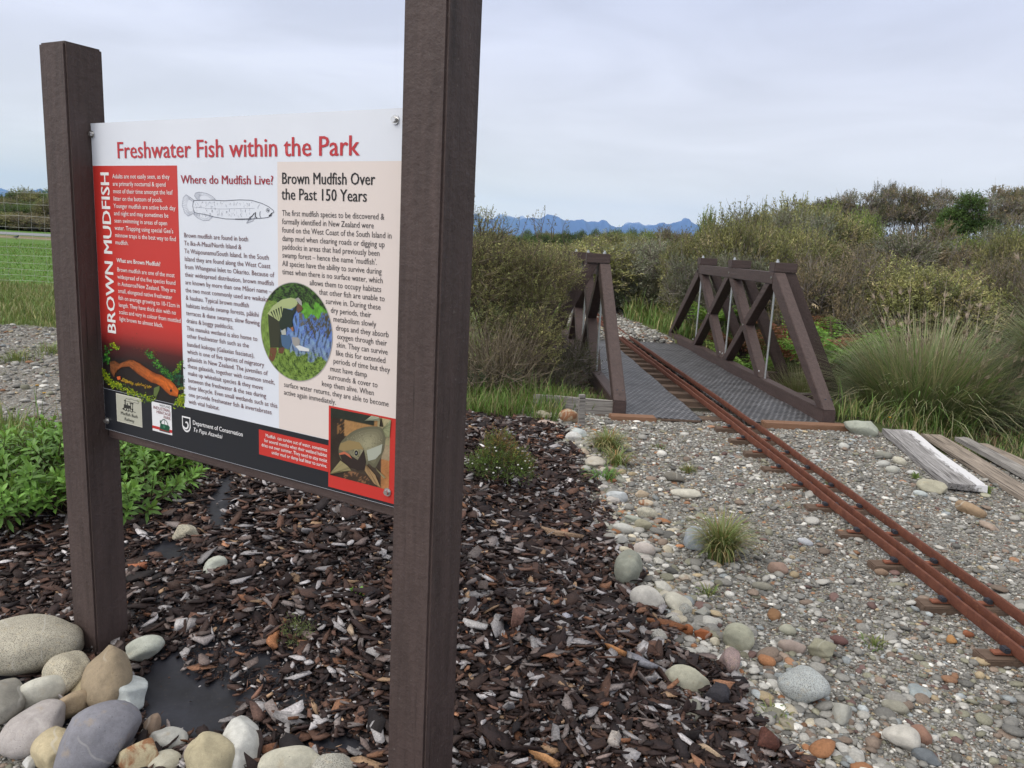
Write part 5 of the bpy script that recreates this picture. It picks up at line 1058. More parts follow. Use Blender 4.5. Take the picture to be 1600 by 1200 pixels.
# ---------------------------------------------------------------- foliage builders
def rdir(n, g, zmin=-1.0):
    v = unit(g.normal(size=(n, 3))); v[:, 2] = np.where(v[:, 2] < zmin, -v[:, 2] * 0.5, v[:, 2]); return v
def leaves(P, D, L, W, colr, g):
    """diamond leaves: base P, direction D"""
    S = unit(np.cross(D, g.normal(size=D.shape))); L = L[:, None]; W = W[:, None]
    m = P + D * L * 0.45
    V = np.stack([P, m + S * W / 2, P + D * L, m - S * W / 2], 1).reshape(-1, 3); n = len(P)
    return V, np.arange(4 * n).reshape(n, 4), np.repeat(colr, 4, 0)
def spray_bush(g, lobes, nspray, per, ll, lw, sl, pal, up=0.45, inner=0.3, twig=(0.10, 0.085, 0.07), tw=0.0035, var=0.28, droop=0.0, stems=7, stem_r=0.012, bare=0.0):
    lob = np.array(lobes, float); vol = lob[:, 3] * lob[:, 4] + lob[:, 3] * lob[:, 5]; k = g.choice(len(lob), nspray, p=vol / vol.sum())
    dr = rdir(nspray, g, -0.55); rad = np.where(g.random(nspray) < inner, g.uniform(0.3, 0.8, nspray), g.uniform(0.74, 1.04, nspray))
    c = lob[k, :3] + dr * lob[k, 3:6] * rad[:, None]
    ax = unit(dr * 0.8 + np.array([0, 0, up]) + g.normal(0, 0.45, (nspray, 3))); s_len = sl * g.uniform(0.55, 1.5, nspray)
    palw = np.array([p[0] for p in pal], float); palc = np.array([p[1] for p in pal])
    cl = np.sin(c @ np.array([5.1, 3.3, 4.2]) * 1.2) + np.sin(c @ np.array([-3.1, 5.7, 6.3])) + g.normal(0, 0.7, nspray)   # kinds of shoot in clumps
    order = np.clip(((np.argsort(np.argsort(cl)) + 0.5) / nspray), 0, 0.999); pk = np.searchsorted(np.cumsum(palw / palw.sum()), order)
    sc = palc[np.clip(pk, 0, len(pal) - 1)] * g.lognormal(0, var, (nspray, 1))
    nb = g.random(nspray) < bare
    t = np.tile(np.linspace(0.12, 1.0, per), (nspray, 1)); bend = np.zeros((nspray, per, 3)); bend[:, :, 2] = -droop * t ** 2 * s_len[:, None]
    P = c[:, None] + ax[:, None] * (s_len[:, None] * t)[:, :, None] + bend + g.normal(0, 0.05 * sl, (nspray, per, 3))
    D = unit(ax[:, None] * 0.7 + g.normal(0, 0.62, (nspray, per, 3)))
    keep = ~np.repeat(nb, per)
    P, D = P.reshape(-1, 3)[keep], D.reshape(-1, 3)[keep]; n = len(P)
    lc = np.repeat(sc, per, 0)[keep] * g.uniform(0.8, 1.2, (n, 1))
    lv = leaves(P, D, ll * g.uniform(0.7, 1.35, n), lw * g.uniform(0.7, 1.3, n), lc, g)
    S = unit(np.cross(ax, g.normal(size=ax.shape))) * tw; e = c + ax * s_len[:, None] * np.where(nb, 1.5, 1.0)[:, None] - np.array([0, 0, 1.0]) * (droop * s_len)[:, None]; b0 = c - ax * 0.5 * s_len[:, None]
    TV = np.stack([b0 - S, b0 + S, e + S * 0.35, e - S * 0.35], 1).reshape(-1, 3); TF = np.arange(4 * nspray).reshape(-1, 4)
    parts = [(TV, TF)]; base = np.array([lob[:, 0].mean(), lob[:, 1].mean(), 0.0])
    for _ in range(stems):
        q = lob[g.integers(len(lob))]; b1 = base + np.array([g.normal(0, .12) * q[3], g.normal(0, .12) * q[4], -0.05]); e1 = q[:3] + rdir(1, g, -0.1)[0] * q[3:6] * 0.6
        m = (b1 + e1) / 2 + g.normal(0, 0.1, 3) * q[3:6]; tt = np.linspace(0, 1, 7)[:, None]; path = (1 - tt) ** 2 * b1 + 2 * tt * (1 - tt) * m + tt ** 2 * e1
        parts.append(tube(path, np.linspace(stem_r, stem_r * 0.25, 7), 5))
    TV, TF = join(parts); tc_ = np.tile(np.array([twig]), (len(TV), 1)) * g.uniform(0.7, 1.3, (len(TV), 1))
    return lv, (TV, TF, tc_)
def plant(name, label, cat, lv, tw, loc, rotz=0, group=None, leaf_m=None, scale=1.0):
    e_ = empty(name, tuple(loc), (0, 0, rotz)); tag(e_, label, cat, group)
    a = link('foliage', npmesh('foliage', lv[0], lv[1], leaf_m or M_LEAF, lv[2]), None, e_); b = link('branches', npmesh('branches', tw[0], tw[1], M_TWIG, tw[2]), None, e_)
    return e_, a, b
def replant(src, label, loc, rotz, sc, group=None):
    r, a, b = src; e_ = r.copy(); C.objects.link(e_); e_.location = loc; e_.rotation_euler = (0, 0, rotz); e_.scale = sc
    e_['label'] = label
    if group: e_['group'] = group
    for ch in (a, b):
        c = ch.copy(); C.objects.link(c); c.parent = e_
    return e_
MANUKA = [(28, (0.190, 0.200, 0.080)), (26, (0.242, 0.243, 0.097)), (20, (0.302, 0.287, 0.116)), (14, (0.259, 0.218, 0.121)), (12, (0.152, 0.173, 0.068))]
BROWNB = [(25, (0.179, 0.140, 0.085)), (25, (0.145, 0.134, 0.069)), (20, (0.221, 0.172, 0.106)), (15, (0.128, 0.134, 0.058)), (15, (0.256, 0.206, 0.131))]
GREYB = [(30, (0.184, 0.201, 0.145)), (25, (0.136, 0.159, 0.093)), (25, (0.223, 0.225, 0.171)), (20, (0.159, 0.153, 0.102))]
GREENB = [(30, (0.143, 0.204, 0.054)), (30, (0.194, 0.245, 0.065)), (20, (0.102, 0.154, 0.040)), (20, (0.245, 0.265, 0.082))]
DARKG = [(40, (0.050, 0.100, 0.029)), (30, (0.072, 0.134, 0.036)), (30, (0.100, 0.173, 0.046))]

# near bush left of the bridge
g = np.random.default_rng(11)
lb = [(-0.55, 0.0, 0.78, 0.58, 0.6, 0.72), (-0.42, -0.1, 1.24, 0.42, 0.5, 0.54), (0.10, 0.15, 0.80, 0.42, 0.6, 0.62), (0.22, 0.3, 1.20, 0.42, 0.5, 0.26), (-1.1, 0.3, 0.8, 0.6, 0.6, 0.75), (0.12, -0.25, 0.5, 0.32, 0.40, 0.38), (-0.3, 0.7, 1.05, 0.8, 0.7, 0.5), (0.30, 1.3, 1.15, 0.42, 0.5, 0.30)]
lv, tw = spray_bush(g, lb, 13000, 12, 0.018, 0.0062, 0.080, [(w_, tuple(1.28 * q for q in c_)) for w_, c_ in MANUKA], twig=(0.13, 0.105, 0.08), stems=16, bare=0.08)
x0 = at_y(800, 400, 7.75)
near_bush = plant('manuka_bush', 'big olive green fine leaved bush leaning on the left truss of the bridge', 'bush', lv, tw, (0.02, 7.8, float(h(0.0, 7.8)) - 0.05))
# upright whips out of its top, low dead brush at its foot
g = np.random.default_rng(12); parts = []; LV = []
for _ in range(26):
    b0 = np.array([g.uniform(-0.75, 0.5), g.uniform(-0.3, 0.4), g.uniform(1.35, 1.6)]); e1 = b0 + np.array([g.normal(0, 0.10), g.normal(0, 0.1), g.uniform(0.15, 0.42)]); tt = np.linspace(0, 1, 5)[:, None]
    path = b0 + (e1 - b0) * tt + np.array([g.normal(0, .05), 0, 0]) * np.sin(tt * 3); parts.append(tube(path, np.linspace(0.004, 0.0012, 5), 4))
    nl = 34; k = g.uniform(0.1, 1, nl)[:, None]; P = b0 + (e1 - b0) * k + g.normal(0, .008, (nl, 3)); LV.append(leaves(P, unit(np.array([0, 0, .5]) + g.normal(0, .6, (nl, 3))), g.uniform(.012, .03, nl), np.full(nl, .007), np.tile([[0.11, 0.105, 0.05]], (nl, 1)), g))
TV, TF = join(parts); o = 0; vs, fs, cs = [], [], []
for a, b, c in LV: vs.append(a); fs.append(b + o); cs.append(c); o += len(a)
link('top_shoots', npmesh('top_shoots', np.concatenate(vs), np.concatenate(fs), M_LEAF, np.concatenate(cs)), None, near_bush[0])
link('whips', npmesh('whips', TV, TF, M_TWIG, np.tile([[0.12, 0.095, 0.075]], (len(TV), 1))), None, near_bush[0])
g = np.random.default_rng(13); lb = [(0, 0, 0.28, 0.45, 0.35, 0.40), (0.25, 0.1, 0.25, 0.3, 0.3, 0.3), (-0.6, 0.1, 0.3, 0.5, 0.3, 0.3)]
lv, tw = spray_bush(g, lb, 1700, 7, 0.024, 0.006, 0.12, [(50, (0.16, 0.125, 0.075)), (30, (0.11, 0.095, 0.05)), (20, (0.20, 0.16, 0.10))], twig=(0.20, 0.165, 0.125), bare=0.5, up=0.7, tw=0.003)
plant('brush', 'dry straw brown brush under the big olive bush behind the bark bed', 'bush', lv, tw, (-0.22, 7.2, 0.0))
# overhanging twigs in front of the left truss and the dark bank plant
g = np.random.default_rng(14); lb = [(0, 0, 0.36, 0.30, 0.4, 0.36), (0.22, 0.6, 0.5, 0.30, 0.5, 0.32)]
lv, tw = spray_bush(g, lb, 1500, 9, 0.02, 0.007, 0.10, [(50, (0.055, 0.062, 0.03)), (30, (0.08, 0.08, 0.04)), (20, (0.11, 0.10, 0.06))], twig=(0.16, 0.14, 0.12), bare=0.25)
plant('bank_shrub', 'dark shrub growing from the ditch against the left truss', 'bush', lv, tw, (0.40, 7.75, -0.40))

# ---------------------------------------------------------------- background bushes (five kinds, copied)
def proto(seed, pal, n, per, ll, lw, sl, lobes=None, **k):
    g = np.random.default_rng(seed)
    lb = lobes or [(g.uniform(-.55, .55), g.uniform(-.5, .5), g.uniform(.35, .85), g.uniform(.35, .6), g.uniform(.35, .6), g.uniform(.3, .5)) for _ in range(7)] + [(g.uniform(-.8, .8), g.uniform(-.7, .7), g.uniform(.5, 1.05), g.uniform(.16, .3), g.uniform(.16, .3), g.uniform(.16, .32)) for _ in range(11)] + [(0, 0, .40, .62, .6, .42)]
    return spray_bush(g, lb, n, per, ll, lw, sl, pal, **k)
KINDS = {'olive': (21, MANUKA, 0), 'brown': (22, BROWNB, 0.3), 'grey': (23, GREYB, 0.15), 'green': (24, GREENB, 0), 'dark': (25, DARKG, 0)}
PROTO = {}
def bush(kind, label, pxc, y, wpx, top, z=None, group='scrub behind the bridge'):
    x = at_y(pxc, top, y)[0]; zt = at_y(pxc, top, y)[2]; zg = float(h(x, y)) - 0.1 if z is None else z
    wid = wpx / FPX * y / 2 * (0.8 + 0.4 * rng.random()); ht = max(zt - zg, 0.3) / 1.38
    if kind not in PROTO:
        sd, pal, bare = KINDS[kind]; lv, tw = proto(sd, pal, 6000, 12, 0.040, 0.0135, 0.15, None, twig=(0.19, 0.165, 0.15), tw=0.0045, stem_r=0.03, bare=bare, inner=0.22, var=0.34, stems=12)
        PROTO[kind] = plant('bush', label, 'bush', lv, tw, (x, y, zg), rng.uniform(0, 6.28), group); PROTO[kind][0].scale = (wid, wid, ht); return
    replant(PROTO[kind], label, (x, y, zg), rng.uniform(0, 6.28), (wid, wid, ht), group)
for a in (
 ('olive', 'olive bush just beyond the far end of the right truss', 1092, 15.2, 160, 352),
 ('olive', 'yellowish olive bush rising above the right truss', 1165, 14.5, 200, 330),
 ('grey', 'grey green bush behind the track beyond the bridge', 1030, 18.5, 170, 368),
 ('green', 'green bush beside the gravel path past the bridge', 985, 20.5, 120, 398),
 ('olive', 'broad olive bush between the left truss and the far trees', 880, 19.0, 240, 372),
 ('brown', 'brown tipped bush behind the left truss cap', 930, 26.0, 150, 378),
 ('grey', 'grey twiggy bush on the skyline left of the bare trees', 1215, 20.0, 200, 316),
 ('olive', 'tall olive bush under the skyline above the right truss apex', 1265, 23.0, 210, 312),
 ('green', 'green bush on the skyline left of the umbrella trees', 1320, 27.0, 150, 318),
 ('brown', 'brown bush behind the outer raking strut', 1300, 12.2, 190, 395),
 ('brown', 'large brown bush in the middle of the scrub', 1370, 15.0, 240, 385),
 ('olive', 'olive brown bush right behind the tussock', 1460, 12.6, 220, 405),
 ('brown', 'reddish brown bush above the dry tussock stalks', 1545, 14.0, 220, 395),
 ('olive', 'yellow green bush at the right edge of the view', 1606, 15.5, 150, 352),
 ('grey', 'silvery grey bush in the scrub below the umbrella trees', 1350, 21.0, 210, 356),
 ('brown', 'brown scrub bush below the dark green tree', 1470, 20.0, 230, 368),
 ('green', 'green bush below the grey trunks at the right', 1555, 22.0, 160, 362),
 ('brown', 'dull brown bush at the left foot of the bare wood', 1415, 27.0, 200, 348),
 ('grey', 'grey bush low behind the cap blocks of the right truss', 1140, 13.4, 150, 385),
 ('brown', 'low brown bush between the bracken and the olive bushes', 1262, 13.6, 150, 420),
 ('olive', 'olive bush far off beyond the path bend', 960, 34.0, 160, 362),
 ('olive', 'rounded olive bush left of the grey green one past the bridge', 1000, 25.0, 150, 372),
 ('brown', 'brown bush at the far right behind the tussock', 1610, 11.8, 140, 410),
 ('grey', 'grey thicket at the far right skyline', 1600, 27.0, 150, 340),
 ('olive', 'spiky olive bush topping the scrub above the right truss apex', 1178, 19.0, 90, 316),
 ('olive', 'narrow upright bush left of the skyline trees', 1238, 25.0, 80, 309),
 ('green', 'upright green bush poking up behind the far end of the right truss', 1122, 21.0, 90, 330),
 ('olive', 'olive thicket left of the silvery grey bush', 1270, 17.0, 190, 345),
 ('brown', 'brown thicket behind the olive bush over the truss', 1200, 16.0, 170, 372)):
    bush(*a)
FT = [(762, 62, 60, 357, 'dark', 'far dark tree just right of the near sign post'), (800, 66, 70, 361, 'dark', 'far dark tree behind the top of the big olive bush'), (838, 70, 46, 357, 'dark', 'far dark tree above the big olive bush, left of a gap'), (866, 74, 52, 361, 'olive', 'far olive tree above the right shoulder of the big olive bush'), (893, 70, 40, 356, 'dark', 'far dark pointed tree left of the left truss cap'), (920, 78, 60, 361, 'dark', 'far dark tree right behind the left truss cap'), (948, 72, 44, 356, 'dark', 'far dark tree under the low part of the mountains'), (972, 60, 56, 353, 'dark', 'far round dark tree near the bright green one'), (1000, 56, 70, 359, 'green', 'far bright green tree right of the left truss cap'), (1032, 60, 50, 358, 'olive', 'far olive tree right of the bright green one'), (1060, 52, 70, 356, 'brown', 'far brown tree under the right end of the mountains'),
   (-48, 82, 120, 291, 'dark', 'far dark tree beyond the field at the left edge'), (22, 84, 90, 293, 'dark', 'far tree beyond the field left of the sign post'), (62, 85, 70, 295, 'olive', 'far olive tree beyond the field beside the sign post'), (104, 82, 90, 292, 'dark', 'far tree beyond the field hidden partly by the sign post'), (0, 78, 90, 304, 'olive', 'lower olive bush beyond the road at the left edge'), (46, 77, 90, 312, 'dark', 'lower dark bush beyond the road by the sign post'), (90, 76, 80, 306, 'olive', 'lower olive bush beyond the road behind the sign post'), (10, 72, 110, 330, 'olive', 'low pale bush beside the far road at the left'), (75, 72, 110, 334, 'brown', 'low brown bush beside the far road by the post'), (-60, 73, 110, 332, 'dark', 'low dark bush beside the far road outside the left edge')]
for pxc, y, wpx, top, kd, lab in FT:
    bush(kd, lab, pxc, y, wpx * 1.25, top, group='far trees')

# skyline trees with bare trunks and umbrella crowns
def umbrella_tree(seed, ht, spread, pal, dens=1.0, crown=0.24):
    g = np.random.default_rng(seed); parts = []; tips = []
    for s_ in range(g.integers(3, 6)):
        b0 = np.array([g.normal(0, .25), g.normal(0, .25), -0.2]); e1 = np.array([g.normal(0, spread * .45), g.normal(0, spread * .4), ht * g.uniform(.72, .88)]); m = (b0 + e1) / 2 + np.array([g.normal(0, .3), g.normal(0, .3), g.uniform(-.2, .5)])
        tt = np.linspace(0, 1, 9)[:, None]; path = (1 - tt) ** 2 * b0 + 2 * tt * (1 - tt) * m + tt ** 2 * e1; parts.append(tube(path, np.linspace(0.07, 0.025, 9), 5))
        for _ in range(8):
            q = path[g.integers(3, 9)]; e2 = q + np.array([g.normal(0, spread * .35), g.normal(0, spread * .35), g.uniform(.15, .3) * ht]); e2[2] = np.clip(e2[2], ht * .78, ht * .95); mm = (q + e2) / 2 + g.normal(0, .12, 3); path2 = (1 - tt) ** 2 * q + 2 * tt * (1 - tt) * mm + tt ** 2 * e2; parts.append(tube(path2, np.linspace(.022, .008, 9), 4)); tips.append(e2)
    TV, TF = join(parts)
    lob = [(t[0], t[1], t[2] + .05, spread * .26, spread * .26, ht * crown * .30) for t in tips]
    lv, tw = spray_bush(g, lob, int(2600 * dens), 10, 0.075, 0.026, 0.2, pal, twig=(0.24, 0.21, 0.20), tw=0.009, stems=0, inner=.4, bare=.25)
    V, F = join([(TV, TF), (tw[0], tw[1])]); return lv, (V, F, np.concatenate([np.tile([[0.27, 0.245, 0.235]], (len(TV), 1)) * g.uniform(.75, 1.25, (len(TV), 1)), tw[2]]))
UT = {}
for j, (kd, lab, pxc, y, top, sx_) in enumerate((
  ('a', 'umbrella crowned tree with gaps of sky, left end of the skyline row', 1296, 33, 318, .8), ('b', 'slim skyline tree with grey bare stems next to the left umbrella tree', 1335, 34, 309, .8),
  ('c', 'tallest emergent tree with a small round crown on the skyline', 1381, 35, 296, .4), ('a', 'brownish umbrella tree right of the emergent crown', 1418, 33, 303, .75),
  ('b', 'wide grey stemmed tree in the middle of the skyline', 1455, 34, 316, 1.0), ('c', 'umbrella tree just left of the dark green tree', 1485, 36, 309, .6),
  ('b', 'pale stemmed tree just right of the dark green tree', 1552, 31, 316, .9), ('a', 'brown crowned tree at the right edge of the skyline', 1592, 32, 303, .9),
  ('c', 'low round tree behind the emergent one', 1362, 38, 322, .7), ('b', 'outermost skyline tree beyond the right edge', 1640, 32, 310, 1.0), ('c', 'small rounded tree behind the left umbrella tree', 1318, 38, 324, .7))):
    P = at_y(pxc, top, y); zg = float(h(P[0], P[1])) - 0.1; ht = P[2] - zg
    if kd not in UT:
        lv, tw = umbrella_tree({'a': 31, 'b': 32, 'c': 33}[kd], 4.0, 1.5, {'a': BROWNB + [(40, (0.085, 0.10, 0.05))], 'b': GREYB + BROWNB, 'c': [(60, (0.05, 0.062, 0.028)), (40, (0.08, 0.075, 0.045))]}[kd], {'a': .75, 'b': .4, 'c': .8}[kd])
        UT[kd] = plant('umbrella_tree', lab, 'tree', lv, tw, (P[0], P[1], zg), 0.4 * j, 'skyline trees with bare trunks'); UT[kd][0].scale = (sx_, sx_, ht / 4.0)
    else: replant(UT[kd], lab, (P[0], P[1], zg), 1.1 * j, (sx_, sx_, ht / 4.0), 'skyline trees with bare trunks')
g = np.random.default_rng(40); lb = [(.1, 0, 3.75, .42, .45, .5), (-.55, 0, 2.85, .6, .6, .32), (.6, .1, 3.05, .55, .6, .3), (.1, -.2, 2.2, .7, .7, .35), (.75, 0, 1.75, .65, .7, .3), (-.75, .1, 1.7, .6, .6, .32), (-.35, .2, 3.35, .45, .5, .3), (0, 0, 1.0, .8, .8, .5)]
lv, tw = spray_bush(g, lb, 5200, 10, 0.075, 0.030, 0.2, DARKG, stems=8, stem_r=.06, tw=.006)
P = at_y(1515, 306, 30); plant('evergreen_tree', 'dense dark green tree standing out among the bare skyline trees', 'tree', lv, tw, (P[0], P[1], P[2] - 4.25))

# ---------------------------------------------------------------- grasses
def blades(base, az, L, W, bend, colr, g, seg=5, lean=0.15, tipc=None):
    n = len(base); t = np.linspace(0, 1, seg + 1); d = np.stack([np.cos(az), np.sin(az), np.zeros(n)], -1); s = np.stack([-np.sin(az), np.cos(az), np.zeros(n)], -1)
    ang = (lean + bend)[:, None] * t[None] if np.ndim(lean) else lean + bend[:, None] * t[None]; ang = np.minimum(ang, 2.6)
    stp = (L / seg)[:, None]; hx = np.concatenate([np.zeros((n, 1)), np.cumsum(np.sin(ang[:, :-1]) * stp, 1)], 1); hz = np.concatenate([np.zeros((n, 1)), np.cumsum(np.cos(ang[:, :-1]) * stp, 1)], 1)
    c = base[:, None] + d[:, None] * hx[:, :, None]; c[:, :, 2] += hz
    w_ = W[:, None] * np.minimum(1, (1 - t[None]) * 2.2 + 0.06); off = s[:, None] * w_[:, :, None] / 2
    V = np.stack([c - off, c + off], 2).reshape(n, -1, 3); k = 2 * (seg + 1); j = np.arange(seg) * 2
    F = (np.stack([j, j + 1, j + 3, j + 2], -1)[None] + (np.arange(n) * k)[:, None, None]).reshape(-1, 4)
    cc = np.repeat(colr[:, None], k, 1)
    if tipc is not None: f = (np.repeat(t, 2)[None, :, None]) ** 2; cc = cc * (1 - f) + np.asarray(tipc)[:, None] * f
    return V.reshape(-1, 3), F, cc.reshape(-1, 3)
def gpal(n, pal, g, var=0.2):
    w_ = np.array([p[0] for p in pal], float); return np.array([p[1] for p in pal])[g.choice(len(pal), n, p=w_ / w_.sum())] * g.lognormal(0, var, (n, 1))
GRN_ = [(40, (0.102, 0.188, 0.042)), (30, (0.144, 0.237, 0.060)), (20, (0.240, 0.250, 0.096)), (10, (0.360, 0.312, 0.156))]
def tussock(label, x, y, n, Lm, rad, pal, stalks, seed, wid=0.006, z=None, bendm=1.5):
    g = np.random.default_rng(seed); z = float(h(x, y)) if z is None else z; e_ = empty('tussock_grass', (x, y, z)); tag(e_, label, 'tussock')
    az = g.uniform(0, 6.283, n); r_ = rad * np.sqrt(g.random(n)); base = np.stack([np.cos(az) * r_, np.sin(az) * r_, np.full(n, -0.03)], -1); az2 = az + g.normal(0, 0.5, n)
    L = Lm * g.uniform(0.55, 1.1, n); fr = r_ / rad; lean = 0.06 + 1.05 * fr ** 1.3 * g.uniform(0.4, 1.15, n); bend = np.abs(g.normal(bendm * 0.6, 0.5, n)) * (0.45 + 0.6 * fr)
    col_ = gpal(n, pal, g); tip = np.where(g.random((n, 1)) < 0.5, np.array([[0.36, 0.32, 0.22]]), col_ * 1.6)
    V, F, cc = blades(base, az2, L, wid * g.uniform(.6, 1.3, n), bend, col_, g, 7, lean, tip); link('blades', npmesh('blades', V, F, M_BLADE, cc), None, e_)
    if stalks:
        m = stalks * 2; az = g.uniform(0, 6.283, m); b0 = np.stack([np.cos(az) * rad * .6 + g.uniform(0, .5, m), np.sin(az) * rad * .6, np.zeros(m)], -1)
        V, F, cc = blades(b0, az, Lm * g.uniform(.75, 1.35, m), np.full(m, .010), np.abs(g.normal(.35, .35, m)), gpal(m, [(1, (0.46, 0.38, 0.31)), (1, (0.34, 0.27, 0.22))], g), g, 7, 0.12); vs, fs, cs = [V], [F], [cc]; o = len(V)
        tips = V.reshape(m, -1, 3); 
        for i_ in range(m):
            k = 44; q = g.integers(8, 15, k); q = np.minimum(q, 13); P = tips[i_][q]; D = unit(unit(tips[i_][q + 2] - tips[i_][q]) + g.normal(0, .22, (k, 3))); a, b, c = leaves(P, D, g.uniform(.03, .10, k), np.full(k, .008), np.tile([[0.45, 0.36, 0.30]], (k, 1)) * g.uniform(.7, 1.2, (k, 1)), g); vs.append(a); fs.append(b + o); cs.append(c); o += len(a)
        link('dry_stalks', npmesh('dry_stalks', np.concatenate(vs), np.concatenate(fs), M_BLADE, np.concatenate(cs)), None, e_)
TOE = [(35, (0.129, 0.187, 0.075)), (30, (0.172, 0.223, 0.108)), (15, (0.095, 0.178, 0.047)), (20, (0.284, 0.267, 0.159))]
tussock('large arching green tussock with dry seed stalks right of the bridge', 4.30, 7.9, 5600, 1.62, 0.42, TOE, 30, 51, 0.0105)
tussock('second tussock partly cut by the right edge of the view', 5.75, 7.6, 5200, 1.55, 0.36, TOE, 44, 52, 0.010)
tussock('low pale tussock of dry grass behind the right truss foot', 3.75, 9.6, 2600, 0.85, 0.3, [(50, (0.10, 0.13, 0.05)), (50, (0.16, 0.15, 0.08))], 0, 53)
def tuft(label, px, py, n, Lm, rad, pal, seed, wid=0.005, bendm=1.6, cat='grass tuft'):
    g = np.random.default_rng(seed); p = gp(px, py); az = g.uniform(0, 6.283, n); r_ = rad * g.random(n); base = np.stack([np.cos(az) * r_, np.sin(az) * r_, np.full(n, -0.005)], -1)
    col_ = gpal(n, pal, g); V, F, cc = blades(base, az + g.normal(0, .6, n), Lm * g.uniform(.5, 1.15, n), wid * g.uniform(.6, 1.3, n), np.abs(g.normal(bendm, .5, n)), col_, g, 6, 0.25 + .85 * r_ / rad, np.where(g.random((n, 1)) < .3, np.array([[.36, .28, .14]]), col_ * 1.2))
    tag(link('grass_tuft', npmesh('grass_tuft', V, F, M_BLADE, cc), None, None, loc=tuple(p)), label, cat, 'grass tufts on the gravel')
TF_ = [(45, (0.14, 0.20, 0.06)), (25, (0.20, 0.24, 0.10)), (20, (0.30, 0.25, 0.13)), (10, (0.30, 0.17, 0.07))]
tuft('big spreading grass tuft in the gravel beside the blue grey stone', 1125, 876, 620, 0.29, 0.06, TF_, 61, 0.0045, 1.2)
tuft('green grass tuft on the bark edge near the stake', 948, 705, 300, 0.24, 0.10, TF_, 62, 0.006)
tuft('straggly grass below the stake tuft beside the light tan stone', 962, 728, 160, 0.2, 0.08, TF_, 63, 0.006, 2.0)
tuft('tiny yellow green tuft alone on the gravel', 1075, 738, 170, 0.075, 0.05, TF_, 64, 0.004, 1.2)
tuft('sparse weed between the stones at the bark edge', 940, 750, 60, 0.14, 0.10, [(1, (0.10, 0.2, 0.05))], 65, 0.010)
tuft('little weed at the end of the painted plank', 1540, 772, 26, 0.09, 0.02, [(1, (0.14, 0.26, 0.06))], 66, 0.016, .9)
tuft('little weed under the painted plank among the stones', 1431, 748, 24, 0.07, 0.02, [(1, (0.16, 0.24, 0.07))], 67, 0.010)
for i_, (px, py, lab) in enumerate(((1030, 700, 'pale green weed patch between stake tuft and rails'), (1300, 760, 'tiny weed between the rails and the painted plank'), (1210, 1120, 'tiny weed by the bark corner below the big granite stone'), (1365, 1010, 'small green sprig in the open gravel by the last sleepers'), (1105, 930, 'small broad leaved weed below the big grass tuft'), (80, 552, 'grass clump on the gravel road beside the left sign post'), (24, 564, 'flat grass patch on the gravel road near the left edge'))): tuft(lab, px, py, 40 if py > 600 else 160, 0.06 if py > 600 else 0.16, 0.05 if py > 600 else 0.25, [(1, (0.13, 0.2, 0.06)), (1, (0.2, 0.22, 0.09))], 110 + i_, 0.006, 1.3)
# swards
def sward(name, label, n, x0, x1, y0, y1, L, pal, seed, keep, wid=0.005, bendm=1.0, lsig=.3):
    g = np.random.default_rng(seed); x = g.uniform(x0, x1, n); y = g.uniform(y0, y1, n); k = keep(x, y); x, y = x[k], y[k]; n = len(x); cl = 0.55 + 0.6 * (wav(x, y, 3.1, seed) * .5 + .5)
    col_ = gpal(n, pal, g); V, F, cc = blades(np.stack([x, y, h(x, y) - .01], -1), g.uniform(0, 6.283, n), L * g.lognormal(0, lsig, n) * cl, wid * g.uniform(.6, 1.4, n), np.abs(g.normal(bendm, .5, n)), col_, g, 4, 0.15, np.where(g.random((n, 1)) < .25, np.array([[.30, .25, .13]]), col_ * 1.15))
    tag(link(name, npmesh(name, V, F, M_BLADE, cc)), label, kind='stuff')
BR_ = [(50, (0.073, 0.171, 0.025)), (30, (0.108, 0.207, 0.041)), (20, (0.156, 0.198, 0.061))]
sward('grass', 'bright green grass behind the bark bed', 9000, -2.6, 0.9, 6.3, 7.6, 0.17, BR_ + [(25, (0.17, 0.17, 0.07)), (12, (0.25, 0.21, 0.12))], 71, lambda x, y: (~in_mulch(x, y)) & ~((x > 0.45) & (y < 6.8)), .006)
sward('grass', 'mixed grass verge beside the planks', 17000, 3.1, 7.0, 5.0, 9.5, 0.10, GRN_ + [(25, (0.10, 0.19, 0.06)), (45, (0.19, 0.12, 0.075)), (30, (0.30, 0.25, 0.16))], 72, lambda x, y: (x > xr(np.minimum(y, 6.9)) + 0.35 + 0.35 * np.clip(6.5 - y, 0, 1)) & ~((y > 6.7) & (x < 3.25)), .006, 1.2)
sward('grass', 'grass in the ditch beside the right truss', 9000, 2.9, 4.4, 7.0, 13.2, 0.24, GRN_, 73, lambda x, y: x > 3.05, .007, 1.2)
sward('grass', 'grass beside the gravel path beyond the bridge', 16000, 0.2, 5.0, 12.8, 26, 0.42, GRN_ + [(20, (0.11, 0.21, 0.05))], 74, lambda x, y: np.abs(x - 1.75) > 0.85 + .2 * wav(x, y, 2), .016, 0.9)
sward('grass', 'rough tall grass between the gravel road and the field', 42000, -17, -4.5, 10.0, 17.8, 0.15, [(50, (0.11, 0.18, 0.045)), (35, (0.17, 0.21, 0.07)), (15, (0.27, 0.25, 0.12))], 75, lambda x, y: (~in_gravel(x, y)) & (x > -0.72 * y - 1.5), .013, 0.8)
sward('grass', 'short mown grass of the field', 26000, -32, -9, 17.5, 40, 0.07, [(60, (0.085, 0.21, 0.03)), (30, (0.12, 0.24, 0.045)), (10, (0.2, 0.24, 0.08))], 76, lambda x, y: (x > -0.74 * y - 1.5) & (x < -0.52 * y), .03, 0.6)
